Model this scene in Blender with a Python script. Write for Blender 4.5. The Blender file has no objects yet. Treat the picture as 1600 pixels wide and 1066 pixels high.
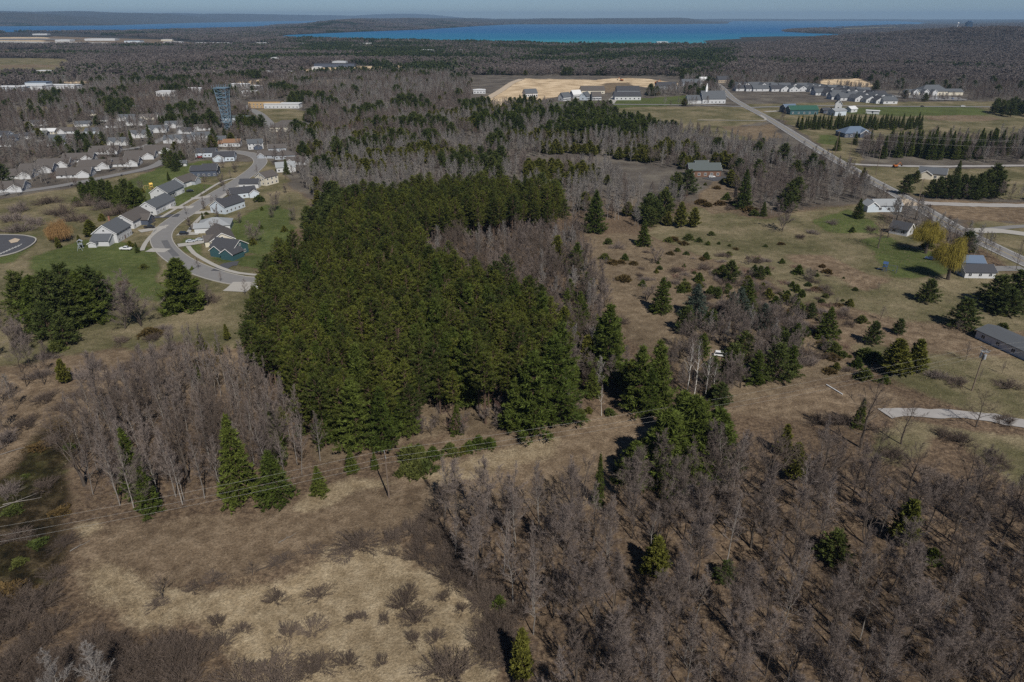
import bpy, math, random
import numpy as np
from mathutils import Vector

random.seed(7)
RNG = np.random.default_rng(7)
R = math.radians
sc = bpy.context.scene

# ------------------------------------------------------------------ camera, sky, sun, exposure
F, PX, PY, HOR, H = 1067.0, 800.0, 533.0, 27.0, 80.0     # photograph: 1600 x 1066 pixels
PITCH = math.atan((PY - HOR) / F)
CP, SP = math.cos(PITCH), math.sin(PITCH)
cam = bpy.data.cameras.new('camera')
cam.sensor_width = 36.0
cam.lens = 36.0 * F / 1600.0
cam.clip_start, cam.clip_end = 1.0, 120000.0
cam_o = bpy.data.objects.new('camera', cam)
sc.collection.objects.link(cam_o)
cam_o.location = (0, 0, H)
cam_o.rotation_euler = (R(90) - PITCH, 0, 0)
sc.camera = cam_o

SUN_EL = R(46)
SUN_AZ = math.atan2(0.39, -0.92)                          # clockwise from +Y
SUN = Vector((math.sin(SUN_AZ) * math.cos(SUN_EL), math.cos(SUN_AZ) * math.cos(SUN_EL), math.sin(SUN_EL)))
w = bpy.data.worlds.new('World')
sc.world = w
w.use_nodes = True
wn = w.node_tree.nodes
sky = wn.new('ShaderNodeTexSky')
sky.sky_type = 'NISHITA'
sky.sun_disc = False
sky.sun_elevation = SUN_EL
sky.sun_rotation = SUN_AZ
sky.altitude = 300
sky.air_density, sky.dust_density, sky.ozone_density = 0.6, 0.1, 6.0
wn['Background'].inputs['Strength'].default_value = 0.06
w.node_tree.links.new(sky.outputs[0], wn['Background'].inputs[0])
sun = bpy.data.lights.new('sun', 'SUN')
sun.energy, sun.angle, sun.color = 5.0, R(0.55), (1.0, 0.95, 0.865)
sun_o = bpy.data.objects.new('sun', sun)
sc.collection.objects.link(sun_o)
sun_o.rotation_euler = SUN.to_track_quat('Z', 'Y').to_euler()
vs = sc.view_settings
vs.view_transform, vs.look, vs.gamma, vs.use_curve_mapping = 'Standard', 'None', 1.0, False
vs.exposure = -0.14
cy = sc.cycles
cy.max_bounces, cy.diffuse_bounces, cy.glossy_bounces, cy.transmission_bounces, cy.volume_bounces = 4, 2, 2, 2, 0
cy.use_adaptive_sampling, cy.adaptive_threshold = True, 0.01
cy.use_denoising = False
cy.caustics_reflective = cy.caustics_refractive = False
sc.render.use_persistent_data = False

# ------------------------------------------------------------------ ground height, pixel <-> ground
def sstep(a, b, x):
    t = np.clip((x - a) / (b - a), 0, 1)
    return t * t * (3 - 2 * t)

def flat(x, y, z=0.0):
    u, v = (x - PX) / F, (PY - y) / F
    t = (z - H) / (-SP + v * CP)
    return u * t, (CP + v * SP) * t

def poly_w(pts):
    return np.array([flat(x, y) for x, y in pts])

def sdist(poly, X, Y):
    """signed distance to a polygon on the ground, positive inside"""
    d2 = np.full(X.shape, 1e18); ins = np.zeros(X.shape, bool)
    n = len(poly)
    for i in range(n):
        ax, ay = poly[i]; bx, by = poly[(i + 1) % n]
        ex, ey = bx - ax, by - ay
        L2 = ex * ex + ey * ey + 1e-12
        t = np.clip(((X - ax) * ex + (Y - ay) * ey) / L2, 0, 1)
        d2 = np.minimum(d2, (X - ax - t * ex) ** 2 + (Y - ay - t * ey) ** 2)
        if ey != 0:
            c = ((ay > Y) != (by > Y)) & (X < ex * (Y - ay) / ey + ax)
            ins ^= c
    return np.where(ins, 1, -1) * np.sqrt(d2)

PENINSULA = poly_w([(395, 55.5), (430, 54.5), (500, 52), (560, 49.5), (660, 46), (745, 40.5), (800, 37.8), (900, 37.6), (1050, 37.6), (1137, 36.5), (1140, 34.5), (1000, 33.2), (800, 33), (620, 33.6), (500, 36), (440, 39.5), (410, 44), (380, 48)])
FARSHORE = poly_w([(-700, 42), (0, 41), (170, 39.6), (300, 35.6), (430, 33), (600, 31.4), (800, 31), (1000, 30.9), (1000, 29.6), (400, 29.6), (-700, 30)])
BAY = poly_w([(425, 58.8), (480, 60.8), (560, 63.3), (700, 66.2), (800, 68.4), (900, 70.2), (1000, 71.0), (1100, 71.8), (1200, 70.5), (1310, 62), (1340, 55), (1300, 53), (1272, 52.5), (1225, 49.8), (1226, 47.5), (1262, 45.5), (1300, 44), (1360, 41.2), (1430, 38.5), (1447, 35.5), (1400, 33), (1150, 32.6), (1140, 34.6), (1137, 37), (745, 41), (560, 50)])
def vnoise(X, Y, s, seed=0):
    """smooth value noise 0..1"""
    X = np.asarray(X) / s + 1000.3 + seed * 17.7; Y = np.asarray(Y) / s + 1000.7 + seed * 9.1
    xi, yi = np.floor(X).astype(np.int64), np.floor(Y).astype(np.int64)
    fx, fy = X - xi, Y - yi
    fx, fy = fx * fx * (3 - 2 * fx), fy * fy * (3 - 2 * fy)
    def hsh(a, b):
        n = (a * 374761393 + b * 668265263 + seed * 1442695) & 0x7fffffff
        n = ((n ^ (n >> 13)) * 1274126177) & 0x7fffffff
        return ((n ^ (n >> 16)) & 0xffff) / 65535.0
    return (hsh(xi, yi) * (1 - fx) + hsh(xi + 1, yi) * fx) * (1 - fy) + (hsh(xi, yi + 1) * (1 - fx) + hsh(xi + 1, yi + 1) * fx) * fy

def hgt(X, Y):
    X = np.asarray(X, float); Y = np.asarray(Y, float)
    D = np.hypot(X, Y)
    z = 0.9 * (vnoise(X, Y, 46, 1) - 0.5) * sstep(900, 300, D)
    # wooded ridge beyond the estate
    gx = np.where(X < 1600, np.exp(-((X - 1600) / 480.0) ** 2 / 1.0), np.exp(-((X - 1600) / 2500.0) ** 2))
    z = z + 45 * gx * np.exp(-((Y - 2250) / 640.0) ** 2) * (0.45 + 0.75 * vnoise(X, Y, 380, 2) + 0.3 * vnoise(X, Y, 150, 8))
    # small knoll with the sand pit, rolling far ground
    far = sstep(1500, 4500, D) * (Y > 0)
    roll = far * sstep(1800, 5200, X) * 30 * (0.3 + vnoise(X, Y, 1500, 3))
    z = z + roll * sstep(-60, -1400, sdist(BAY, X, Y)) if (Y > 1500).any() else z
    m = (Y > 2500)
    if m.any():
        d = sdist(PENINSULA, X, Y)
        z = z + 54 * sstep(20, 900, d) * (0.45 + 0.9 * vnoise(X, Y, 800, 4))
        d = sdist(FARSHORE, X, Y)
        z = z + 150 * sstep(20, 1300, d) * (0.42 + 0.65 * vnoise(X, Y, 2300, 5) + 0.3 * vnoise(X, Y, 800, 6)) * sstep(9500, 2500, X)
    return z

def G(x, y):
    """the ground point seen at a pixel of the photograph"""
    z = 0.0
    for _ in range(4):
        gx, gy = flat(x, y, z)
        z = float(hgt(np.array([gx]), np.array([gy]))[0])
    return gx, gy, z

def project(X, Y, Z):
    q = Z - H
    f = np.maximum(Y * CP - q * SP, 1e-3)
    return PX + F * X / f, PY - F * (Y * SP + q * CP) / f

def height_at(g, ytop):
    r = (PY - ytop) / F
    return g[1] * (r * CP - SP) / (CP + r * SP) + H - g[2]

def inside(poly_px, X, Y):
    return sdist(poly_w(poly_px), X, Y) > 0

# ------------------------------------------------------------------ mesh and object helpers
def mesh_np(name, V, T, mats=(), midx=None, shade=None, smooth=False):
    """V (n,3), T (m,3) or (m,4)"""
    V = np.asarray(V, np.float32); T = np.asarray(T, np.int32)
    k = T.shape[1]
    me = bpy.data.meshes.new(name)
    me.vertices.add(len(V)); me.vertices.foreach_set('co', V.ravel())
    me.loops.add(T.size); me.loops.foreach_set('vertex_index', T.ravel())
    me.polygons.add(len(T)); me.polygons.foreach_set('loop_start', np.arange(0, T.size, k, dtype=np.int32))
    for m in mats: me.materials.append(m)
    if midx is not None: me.polygons.foreach_set('material_index', np.asarray(midx, np.int32))
    me.polygons.foreach_set('use_smooth', np.full(len(T), smooth))
    if shade is not None:
        a = me.attributes.new('shade', 'FLOAT', 'POINT'); a.data.foreach_set('value', np.asarray(shade, np.float32))
    me.update(calc_edges=True)
    return me

class MB:
    """collects pieces of one mesh"""
    def __init__(s): s.v, s.f, s.m, s.n = [], [], [], 0
    def add(s, verts, faces, mi=0):
        s.v += [tuple(p) for p in verts]
        s.f += [tuple(i + s.n for i in f) for f in faces]; s.m += [mi] * len(faces)
        s.n += len(verts); return s
    def box(s, x0, x1, y0, y1, z0, z1, mi=0):
        return s.add([(x0, y0, z0), (x1, y0, z0), (x1, y1, z0), (x0, y1, z0), (x0, y0, z1), (x1, y0, z1), (x1, y1, z1), (x0, y1, z1)],
                     [(0, 3, 2, 1), (4, 5, 6, 7), (0, 1, 5, 4), (1, 2, 6, 5), (2, 3, 7, 6), (3, 0, 4, 7)], mi)
    def prism(s, prof, x0, x1, mi=0):
        """profile in (y,z), extruded along x"""
        n = len(prof)
        return s.add([(x0, y, z) for y, z in prof] + [(x1, y, z) for y, z in prof],
                     [tuple(range(n))[::-1], tuple(range(n, 2 * n))] + [(i, (i + 1) % n, n + (i + 1) % n, n + i) for i in range(n)], mi)
    def tube(s, p0, p1, r0, r1, n=6, mi=0, cap=True):
        p0, p1 = Vector(p0), Vector(p1); d = (p1 - p0).normalized()
        a = d.orthogonal().normalized(); b = d.cross(a)
        ring = lambda p, r: [p + a * (r * math.cos(2 * math.pi * i / n)) + b * (r * math.sin(2 * math.pi * i / n)) for i in range(n)]
        fs = [(i, (i + 1) % n, n + (i + 1) % n, n + i) for i in range(n)]
        if cap: fs += [tuple(range(n))[::-1], tuple(range(n, 2 * n))]
        return s.add(ring(p0, r0) + ring(p1, r1), fs, mi)
    def mesh(s, name, mats):
        me = bpy.data.meshes.new(name); me.from_pydata(s.v, [], s.f)
        for m in (mats if isinstance(mats, (list, tuple)) else [mats]): me.materials.append(m)
        if len(set(s.m)) > 1: me.polygons.foreach_set('material_index', s.m)
        me.update(); return me

COL = sc.collection
def obj(name, me, parent=None, loc=None, rz=None, scale=None):
    o = bpy.data.objects.new(name, me); COL.objects.link(o)
    if parent is not None: o.parent = parent
    if loc is not None: o.location = loc
    if rz is not None: o.rotation_euler = (0, 0, rz)
    if scale is not None: o.scale = (scale,) * 3 if not isinstance(scale, (tuple, list)) else scale
    return o
def tag(o, label=None, cat=None, group=None, kind=None):
    if label: o['label'] = label
    if cat: o['category'] = cat
    if group: o['group'] = group
    if kind: o['kind'] = kind
    return o

# ------------------------------------------------------------------ materials
def nodes(name):
    m = bpy.data.materials.new(name); m.use_nodes = True
    nt = m.node_tree; b = nt.nodes['Principled BSDF']
    return m, nt, b
def noise(nt, scale, detail=4, rough=0.6, vec=None, dim='3D'):
    n = nt.nodes.new('ShaderNodeTexNoise'); n.noise_dimensions = dim
    n.inputs['Scale'].default_value = scale; n.inputs['Detail'].default_value = detail; n.inputs['Roughness'].default_value = rough
    if vec is not None: nt.links.new(vec, n.inputs['Vector'])
    return n.outputs['Fac']
def ramp(nt, fac, stops):
    r = nt.nodes.new('ShaderNodeValToRGB'); e = r.color_ramp.elements
    while len(e) < len(stops): e.new(0.5)
    for i, (p, c) in enumerate(stops):
        e[i].position = p; e[i].color = (c, c, c, 1) if not isinstance(c, (tuple, list)) else (*c[:3], 1)
    nt.links.new(fac, r.inputs[0]); return r.outputs[0]
def mix(nt, fac, a, b, mode='MIX'):
    n = nt.nodes.new('ShaderNodeMix'); n.data_type = 'RGBA'; n.blend_type = mode
    for s, v in ((n.inputs[0], fac), (n.inputs[6], a), (n.inputs[7], b)):
        if hasattr(v, 'is_output'): nt.links.new(v, s)
        elif isinstance(v, (int, float)): s.default_value = v
        else: s.default_value = (*v[:3], 1)
    return n.outputs[2]
def mth(nt, op, a, b=0.0, c=None, clamp=False):
    n = nt.nodes.new('ShaderNodeMath'); n.operation = op; n.use_clamp = clamp
    for i, v in enumerate((a, b) if c is None else (a, b, c)):
        if hasattr(v, 'is_output'): nt.links.new(v, n.inputs[i])
        else: n.inputs[i].default_value = v
    return n.outputs[0]
def coord(nt, which='Object'):
    return nt.nodes.new('ShaderNodeTexCoord').outputs[which]
def bump(nt, b, h, strength, dist):
    n = nt.nodes.new('ShaderNodeBump'); n.inputs['Strength'].default_value = strength; n.inputs['Distance'].default_value = dist
    nt.links.new(h, n.inputs['Height']); nt.links.new(n.outputs[0], b.inputs['Normal'])

def paint(name, col, rough=0.7, var=0.15, scale=1.5, spec=0.3, metal=0.0):
    """a plain surface with faint weathering"""
    m, nt, b = nodes(name)
    f = noise(nt, scale, 5, 0.65, coord(nt))
    nt.links.new(mix(nt, f, [c * (1 - var) for c in col], [min(1, c * (1 + var)) for c in col]), b.inputs['Base Color'])
    b.inputs['Roughness'].default_value = rough; b.inputs['Specular IOR Level'].default_value = spec; b.inputs['Metallic'].default_value = metal
    return m
def leafy(name, ca, cb, rough=0.75, sh=0.55, trans=0.0):
    """foliage or twigs: colour varies from tree to tree and from piece to piece"""
    m, nt, b = nodes(name)
    oi = nt.nodes.new('ShaderNodeObjectInfo')
    at = nt.nodes.new('ShaderNodeAttribute'); at.attribute_name = 'shade'
    c = mix(nt, oi.outputs['Random'], ca, cb)
    k = mth(nt, 'MULTIPLY_ADD', at.outputs['Fac'], 2 * sh, 1 - sh)
    rgb = nt.nodes.new('ShaderNodeCombineColor')
    for i in range(3): nt.links.new(k, rgb.inputs[i])
    nt.links.new(mix(nt, 1.0, c, rgb.outputs[0], 'MULTIPLY'), b.inputs['Base Color'])
    b.inputs['Roughness'].default_value = rough; b.inputs['Specular IOR Level'].default_value = 0.15
    return m
M = {}
M['bark'] = leafy('bark_brown', (.06, .048, .04), (.105, .087, .073), 0.9, 0.3)
M['bark_pine'] = leafy('bark_pine', (.10, .066, .048), (.14, .095, .07), 0.9, 0.3)
M['bark_pale'] = leafy('bark_pale', (.19, .172, .155), (.28, .258, .235), 0.85, 0.25)
M['bark_birch'] = leafy('bark_birch', (.58, .56, .53), (.66, .64, .6), 0.8, 0.2)
M['twig'] = leafy('twigs_purple_brown', (.135, .109, .097), (.205, .169, .151), 0.9, 0.4)
M['twig_grey'] = leafy('twigs_grey', (.17, .156, .147), (.262, .243, .23), 0.9, 0.35)
M['twig_dark'] = leafy('twigs_dark', (.09, .069, .056), (.135, .105, .086), 0.9, 0.4)
M['twig_red'] = leafy('twigs_reddish', (.15, .095, .08), (.19, .12, .095), 0.9, 0.4)
M['red_pine'] = leafy('needles_red_pine', (.036, .049, .010), (.092, .102, .016), 0.7, 0.6)
M['white_pine'] = leafy('needles_white_pine', (.046, .065, .011), (.076, .096, .018), 0.7, 0.6)
M['far_cedar'] = leafy('far_cedar_scales', (.075, .082, .018), (.10, .10, .022), 0.75, 0.5)
M['dark_pine'] = leafy('needles_dark_pine', (.044, .060, .016), (.074, .088, .022), 0.7, 0.6)
M['spruce'] = leafy('needles_spruce', (.046, .064, .011), (.082, .100, .018), 0.7, 0.6)
M['blue_spruce'] = leafy('needles_blue_spruce', (.048, .066, .052), (.062, .08, .062), 0.7, 0.5)
M['cedar'] = leafy('scales_cedar', (.085, .092, .016), (.115, .112, .022), 0.75, 0.55)
M['juniper'] = leafy('scales_juniper', (.050, .066, .016), (.085, .092, .024), 0.75, 0.55)
M['rusty'] = leafy('scales_rusty_juniper', (.075, .055, .02), (.10, .065, .026), 0.75, 0.5)
M['willow'] = leafy('strands_willow', (.25, .205, .04), (.28, .225, .045), 0.8, 0.4)
M['willow_orange'] = leafy('strands_orange_willow', (.28, .17, .075), (.30, .18, .08), 0.8, 0.4)
M['straw'] = leafy('dry_straw', (.305, .242, .155), (.305, .242, .155), 0.9, 0.45)
M['siding_white'] = paint('siding_white', (.52, .53, .545), 0.6, .05)
M['siding_cream'] = paint('siding_cream', (.58, .54, .45), 0.6, .06)
M['siding_grey'] = paint('siding_grey', (.36, .39, .43), 0.6, .06)
M['siding_pale'] = paint('siding_pale_blue', (.5, .56, .62), 0.6, .06)
M['siding_green'] = paint('siding_teal_green', (.04, .095, .11), 0.6, .08)
M['siding_tan'] = paint('siding_tan', (.40, .33, .25), 0.6, .08)
M['siding_dark'] = paint('siding_slate_blue', (.07, .085, .12), 0.6, .08)
M['siding_log'] = paint('siding_log_brown', (.15, .085, .058), 0.6, .12)
M['siding_yellow'] = paint('siding_ochre', (.4, .28, .15), 0.6, .08)
M['trim'] = paint('trim_white', (.8, .8, .8), 0.5, .03)
M['roof_grey'] = paint('shingles_grey', (.092, .1, .112), 0.9, .22, 3)
M['roof_dark'] = paint('shingles_charcoal', (.055, .057, .066), 0.9, .22, 3)
M['roof_brown'] = paint('shingles_brown_grey', (.095, .085, .08), 0.9, .2, 3)
M['roof_light'] = paint('shingles_pale_grey', (.27, .285, .30), 0.85, .12, 3)
M['roof_green'] = paint('roof_green_metal', (.035, .095, .07), 0.5, .12, 2)
M['roof_sage'] = paint('roof_sage', (.085, .1, .10), 0.8, .12, 2)
M['roof_blue'] = paint('roof_blue_grey', (.11, .15, .215), 0.7, .12, 2)
M['roof_red'] = paint('roof_rust', (.22, .125, .075), 0.85, .15, 2)
M['roof_white'] = paint('roof_white_metal', (.6, .61, .62), 0.5, .05)
M['glass'] = paint('window_glass', (.03, .038, .05), 0.12, .1, 1, 0.6)
M['door'] = paint('painted_door', (.16, .1, .08), 0.5, .1)
M['brick'] = paint('chimney_brick', (.27, .13, .09), 0.9, .25, 8)
M['concrete'] = paint('concrete', (.36, .345, .32), 0.9, .12, .6)
M['asphalt_old'] = paint('asphalt_weathered', (.20, .195, .193), 0.92, .16, .35)
M['asphalt_new'] = paint('asphalt_new', (.07, .072, .082), 0.9, .2, .3)
M['gravel'] = paint('gravel_pale', (.33, .315, .305), 0.95, .25, .5)
M['dirt'] = paint('dirt_track', (.45, .37, .28), 0.95, .15, .5)
M['line'] = paint('road_paint', (.75, .75, .72), 0.7, .08)
M['wood_pole'] = paint('creosoted_pole', (.17, .13, .10), 0.9, .25, 2)
M['metal'] = paint('galvanised_steel', (.42, .45, .48), 0.45, .1, 2, 0.5, 0.3)
M['steel_blue'] = paint('painted_steel_blue_grey', (.14, .21, .27), 0.6, .15, .4)
M['wire'] = paint('wire_aluminium', (.28, .275, .26), 0.5, .1, 1, 0.5)
M['tyre'] = paint('tyre_rubber', (.02, .02, .02), 0.9, .1)
M['car_white'] = paint('car_paint_white', (.75, .76, .77), 0.25, .02, 1, 0.6)
M['car_black'] = paint('car_paint_black', (.018, .018, .022), 0.2, .02, 1, 0.6)
M['car_silver'] = paint('car_paint_silver', (.42, .45, .49), 0.25, .02, 1, 0.6)
M['car_red'] = paint('car_paint_red', (.30, .03, .025), 0.25, .02, 1, 0.6)
M['car_blue'] = paint('car_paint_blue', (.05, .09, .2), 0.25, .02, 1, 0.6)
M['orange'] = paint('machine_orange', (.42, .13, .03), 0.5, .1)
M['yellow'] = paint('play_yellow', (.75, .5, .12), 0.5, .05)
M['asphalt_seal'] = paint('asphalt_sealed', (.12, .12, .125), 0.9, .25, .6)
M['cedar_dark'] = leafy('marsh_scrub', (.040, .030, .015), (.040, .030, .015), .9, .8)
M['lamp_lens'] = paint('lamp_lens', (.7, .68, .62), 0.2, .02)
# ------------------------------------------------------------------ the ground
SHADED_CANOPY, TAN, DRY, GREEN, OLIVE, SAND, RUST, MOSS, WOOD = range(9)
ZONES = [  # (class, softness in metres, pixels of the photograph)
    (DRY, 6, [(-300, 560), (60, 540), (330, 530), (420, 520), (400, 600), (300, 610), (140, 690), (110, 820), (-40, 980), (-400, 1100)]),
    (OLIVE, 5, [(-200, 330), (0, 312), (100, 296), (262, 262), (420, 250), (500, 330), (430, 400), (415, 470), (400, 530), (330, 560), (200, 540), (60, 560), (-200, 560)]),
    (GREEN, 3, [(130, 372), (240, 388), (270, 470), (180, 462), (60, 430), (40, 405)]),
    (GREEN, 3, [(285, 382), (330, 378), (345, 392), (400, 400), (470, 380), (455, 330), (415, 320), (360, 345), (330, 372), (290, 372)]),
    (GREEN, 3, [(285, 395), (340, 410), (430, 432), (440, 405), (400, 395), (330, 400), (300, 380)]),
    (GREEN, 3, [(232, 340), (290, 318), (340, 290), (300, 285), (230, 300), (205, 345)]),
    (GREEN, 3, [(165, 300), (262, 258), (330, 250), (330, 275), (260, 290), (215, 310)]),
    (DRY, 5, [(90, 862), (135, 815), (330, 782), (450, 770), (640, 735), (705, 790), (680, 860), (520, 880), (430, 920), (280, 950), (90, 985)]),
    (TAN, 5, [(105, 880), (160, 862), (290, 885), (430, 880), (520, 838), (640, 832), (660, 880), (760, 945), (800, 1010), (815, 1120), (300, 1140), (330, 1040), (200, 985), (110, 960)]),
    (TAN, 3, [(440, 800), (470, 775), (520, 752), (545, 738), (600, 742), (665, 750), (650, 768), (560, 775), (480, 800)]),
    (TAN, 3, [(105, 850), (112, 818), (165, 805), (160, 830)]),
    (DRY, 5, [(590, 770), (640, 715), (720, 688), (800, 678), (900, 655), (1000, 645), (1015, 690), (960, 760), (850, 795), (700, 800)]),
    (TAN, 3, [(660, 745), (740, 722), (830, 690), (870, 690), (860, 710), (770, 735), (690, 758)]),
    (RUST, 3, [(500, 735), (560, 705), (700, 672), (850, 672), (905, 650), (905, 600), (700, 600), (480, 690)]),
    (DRY, 6, [(1130, 640), (1150, 605), (1250, 590), (1400, 600), (1480, 640), (1380, 668), (1250, 660)]),
    (OLIVE, 6, [(1010, 368), (1080, 318), (1200, 338), (1350, 318), (1460, 400), (1560, 430), (1700, 450), (1750, 690), (1500, 660), (1380, 610), (1300, 540), (1180, 430), (1080, 400)]),
    (OLIVE, 4, [(1320, 720), (1390, 640), (1480, 655), (1700, 690), (1700, 800), (1560, 760), (1480, 700), (1420, 740)]),
    (RUST, 7, [(905, 400), (925, 368), (1010, 370), (1080, 398), (1180, 425), (1300, 520), (1380, 600), (1260, 610), (1130, 620), (1060, 560), (960, 520), (920, 470)]),
    (DRY, 5, [(1200, 500), (1260, 470), (1400, 500), (1600, 520), (1650, 560), (1400, 560), (1300, 540)]),
    (DRY, 4, [(1230, 400), (1300, 395), (1330, 420), (1380, 440), (1350, 455), (1290, 430)]),
    (TAN, 3, [(1455, 665), (1490, 668), (1520, 720), (1585, 745), (1560, 765), (1500, 730)]),
    (RUST, 3, [(1090, 318), (1115, 282), (1160, 285), (1150, 330), (1110, 335)]),
    (GREEN, 3, [(1270, 345), (1325, 328), (1365, 345), (1375, 365), (1290, 362)]),
    (GREEN, 4, [(1345, 375), (1385, 368), (1410, 385), (1475, 400), (1460, 432), (1400, 430), (1350, 400)]),
    (OLIVE, 5, [(1150, 163), (1300, 160), (1700, 158), (1800, 205), (1620, 215), (1300, 222), (1225, 188)]),
    (GREEN, 5, [(1300, 168), (1520, 166), (1560, 180), (1420, 182), (1320, 178)]),
    (RUST, 6, [(1440, 182), (1500, 180), (1580, 186), (1520, 190), (1460, 189)]),
    (OLIVE, 4, [(1232, 188), (1320, 203), (1345, 218), (1340, 262), (1300, 243), (1262, 218)]),
    (GREEN, 4, [(1270, 210), (1310, 212), (1312, 228), (1275, 226)]),
    (OLIVE, 4, [(1330, 262), (1700, 262), (1700, 312), (1440, 310), (1380, 290)]),
    (DRY, 4, [(1440, 312), (1700, 325), (1700, 350), (1560, 345), (1490, 345)]),
    (OLIVE, 4, [(1500, 345), (1700, 350), (1700, 440), (1600, 420), (1530, 385)]),
    (OLIVE, 6, [(955, 166), (1165, 168), (1200, 190), (1150, 200), (1210, 222), (1120, 215), (1020, 200), (960, 184)]),
    (RUST, 5, [(1120, 198), (1205, 195), (1225, 215), (1190, 220)]),
    (GREEN, 5, [(830, 160), (940, 158), (1070, 150), (1080, 164), (880, 172)]),
    (SAND, 6, [(742, 163), (775, 146), (800, 130), (822, 123), (930, 125), (960, 122), (1010, 123), (1062, 130), (1050, 139), (985, 134), (940, 146), (890, 148), (830, 158), (770, 166)]),
    (RUST, 9, [(930, 140), (945, 130), (990, 128), (985, 136), (950, 145)]),
    (OLIVE, 6, [(395, 172), (450, 168), (500, 178), (470, 198), (430, 195)]),
    (SAND, 8, [(365, 130), (410, 124), (440, 126), (405, 134)]),
    (OLIVE, 9, [(-200, 92), (60, 91), (120, 93), (105, 113), (0, 116), (-200, 120)]),
    (RUST, 8, [(0, 102), (60, 101), (110, 103), (60, 106), (0, 106)]),
    (SAND, 25, [(-100, 59), (60, 58), (170, 62), (200, 66), (90, 70), (-100, 70)]),
    (DRY, 25, [(80, 57), (250, 62), (330, 70), (140, 72), (60, 70)]),
    (SAND, 12, [(210, 101), (300, 100), (380, 98), (375, 102), (260, 104)]),
    (SAND, 10, [(460, 110), (520, 103), (600, 104), (660, 100), (655, 104), (580, 109), (480, 116)]),
    (SAND, 8, [(1266, 130), (1290, 124), (1345, 123), (1370, 133), (1345, 139), (1290, 137)]),
    (SAND, 25, [(540, 70), (580, 67), (600, 70), (570, 74)]),
    (OLIVE, 8, [(1000, 108), (1030, 106), (1035, 114), (1005, 117)]),
    (OLIVE, 20, [(1290, 44.5), (1400, 42), (1420, 45), (1320, 48)]),
    (OLIVE, 10, [(150, 118), (215, 116), (225, 121), (160, 124)]), (OLIVE, 9, [(560, 112), (650, 109), (660, 113), (575, 117)]), (DRY, 9, [(460, 128), (540, 124), (550, 130), (470, 134)]), (OLIVE, 12, [(250, 86), (330, 85), (335, 89), (255, 90)]),
    (DRY, 10, [(0, 78), (90, 77), (95, 82), (0, 84)]), (OLIVE, 12, [(640, 92), (720, 90), (730, 94), (650, 96)]), (SAND, 9, [(395, 104), (430, 103), (432, 106), (398, 107)]), (OLIVE, 12, [(830, 88), (880, 87), (885, 91), (835, 92)]), (DRY, 9, [(200, 152), (262, 150), (268, 156), (210, 159)]),
    (OLIVE, 9, [(20, 168), (75, 166), (80, 174), (25, 178)]), (OLIVE, 8, [(105, 196), (150, 194), (150, 204), (112, 206)]), (SAND, 6, [(100, 127), (140, 126), (140, 130), (104, 131)]),
    (GREEN, 3, [(-60, 372), (60, 366), (62, 385), (20, 410), (-60, 420)]),
    (MOSS, 4, [(75, 650), (120, 648), (104, 740), (112, 860), (80, 960), (-60, 1000), (-60, 800), (35, 700)]),
]
WIN = 62  # half angle of the finely divided sector, degrees
az = np.concatenate([np.linspace(-180, -WIN, 24)[:-1], np.linspace(-WIN, WIN, 500), np.linspace(WIN, 180, 24)[1:-1]])
rad = 22 * 1.0125 ** np.arange(610); rad = rad[rad < 26000]
AZ, RD = np.meshgrid(np.radians(az), rad)
gx, gy = (np.sin(AZ) * RD).ravel(), (np.cos(AZ) * RD).ravel()
gz = hgt(gx, gy)
na, nr = len(az), len(rad)
cls = np.zeros((9, len(gx)), np.float32)
cls[WOOD] = sstep(230, 420, np.hypot(gx, gy))
cls[SHADED_CANOPY] = sstep(1200, 2600, np.hypot(gx, gy))      # closed canopy of far forest, its self-shadowing put into a darker colour
wob = (vnoise(gx, gy, 9, 11) - .5) * 7 + (vnoise(gx, gy, 31, 12) - .5) * 8
for c, soft, pts in ZONES:
    P = poly_w(pts)
    mgn = soft * 2 + 12
    sel = (gx > P[:, 0].min() - mgn) & (gx < P[:, 0].max() + mgn) & (gy > P[:, 1].min() - mgn) & (gy < P[:, 1].max() + mgn)
    if not sel.any(): continue
    d = sdist(P, gx[sel], gy[sel]) + wob[sel] * min(1.0, soft / 5.0)
    a = sstep(-soft, soft, d)
    cls[:, sel] *= (1 - a); cls[c, sel] = np.maximum(cls[c, sel], a)
ii = np.arange(nr - 1)[:, None] * na + np.arange(na)[None, :]
jj = np.arange(nr - 1)[:, None] * na + (np.arange(na)[None, :] + 1) % na
quads = np.stack([ii, jj, jj + na, ii + na], -1).reshape(-1, 4)[:, ::-1]
V = np.stack([gx, gy, gz], 1)
# close the middle under the camera
V = np.vstack([V, [[0, 0, 0]]]); cen = len(V) - 1
fan = np.array([[cen, cen, (i + 1) % na, i] for i in range(na)])
gm = mesh_np('ground', V, quads, smooth=True)
fanm = [(cen, i, (i + 1) % na) for i in range(na)]
cls = np.hstack([cls, cls[:, :1]])
for k in range(3):
    ca = gm.attributes.new('zone%d' % k, 'FLOAT_COLOR', 'POINT')
    buf = np.ones((len(V), 4), np.float32)
    for j in range(3): buf[:, j] = cls[k * 3 + j]
    ca.data.foreach_set('color', buf.ravel())

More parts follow.
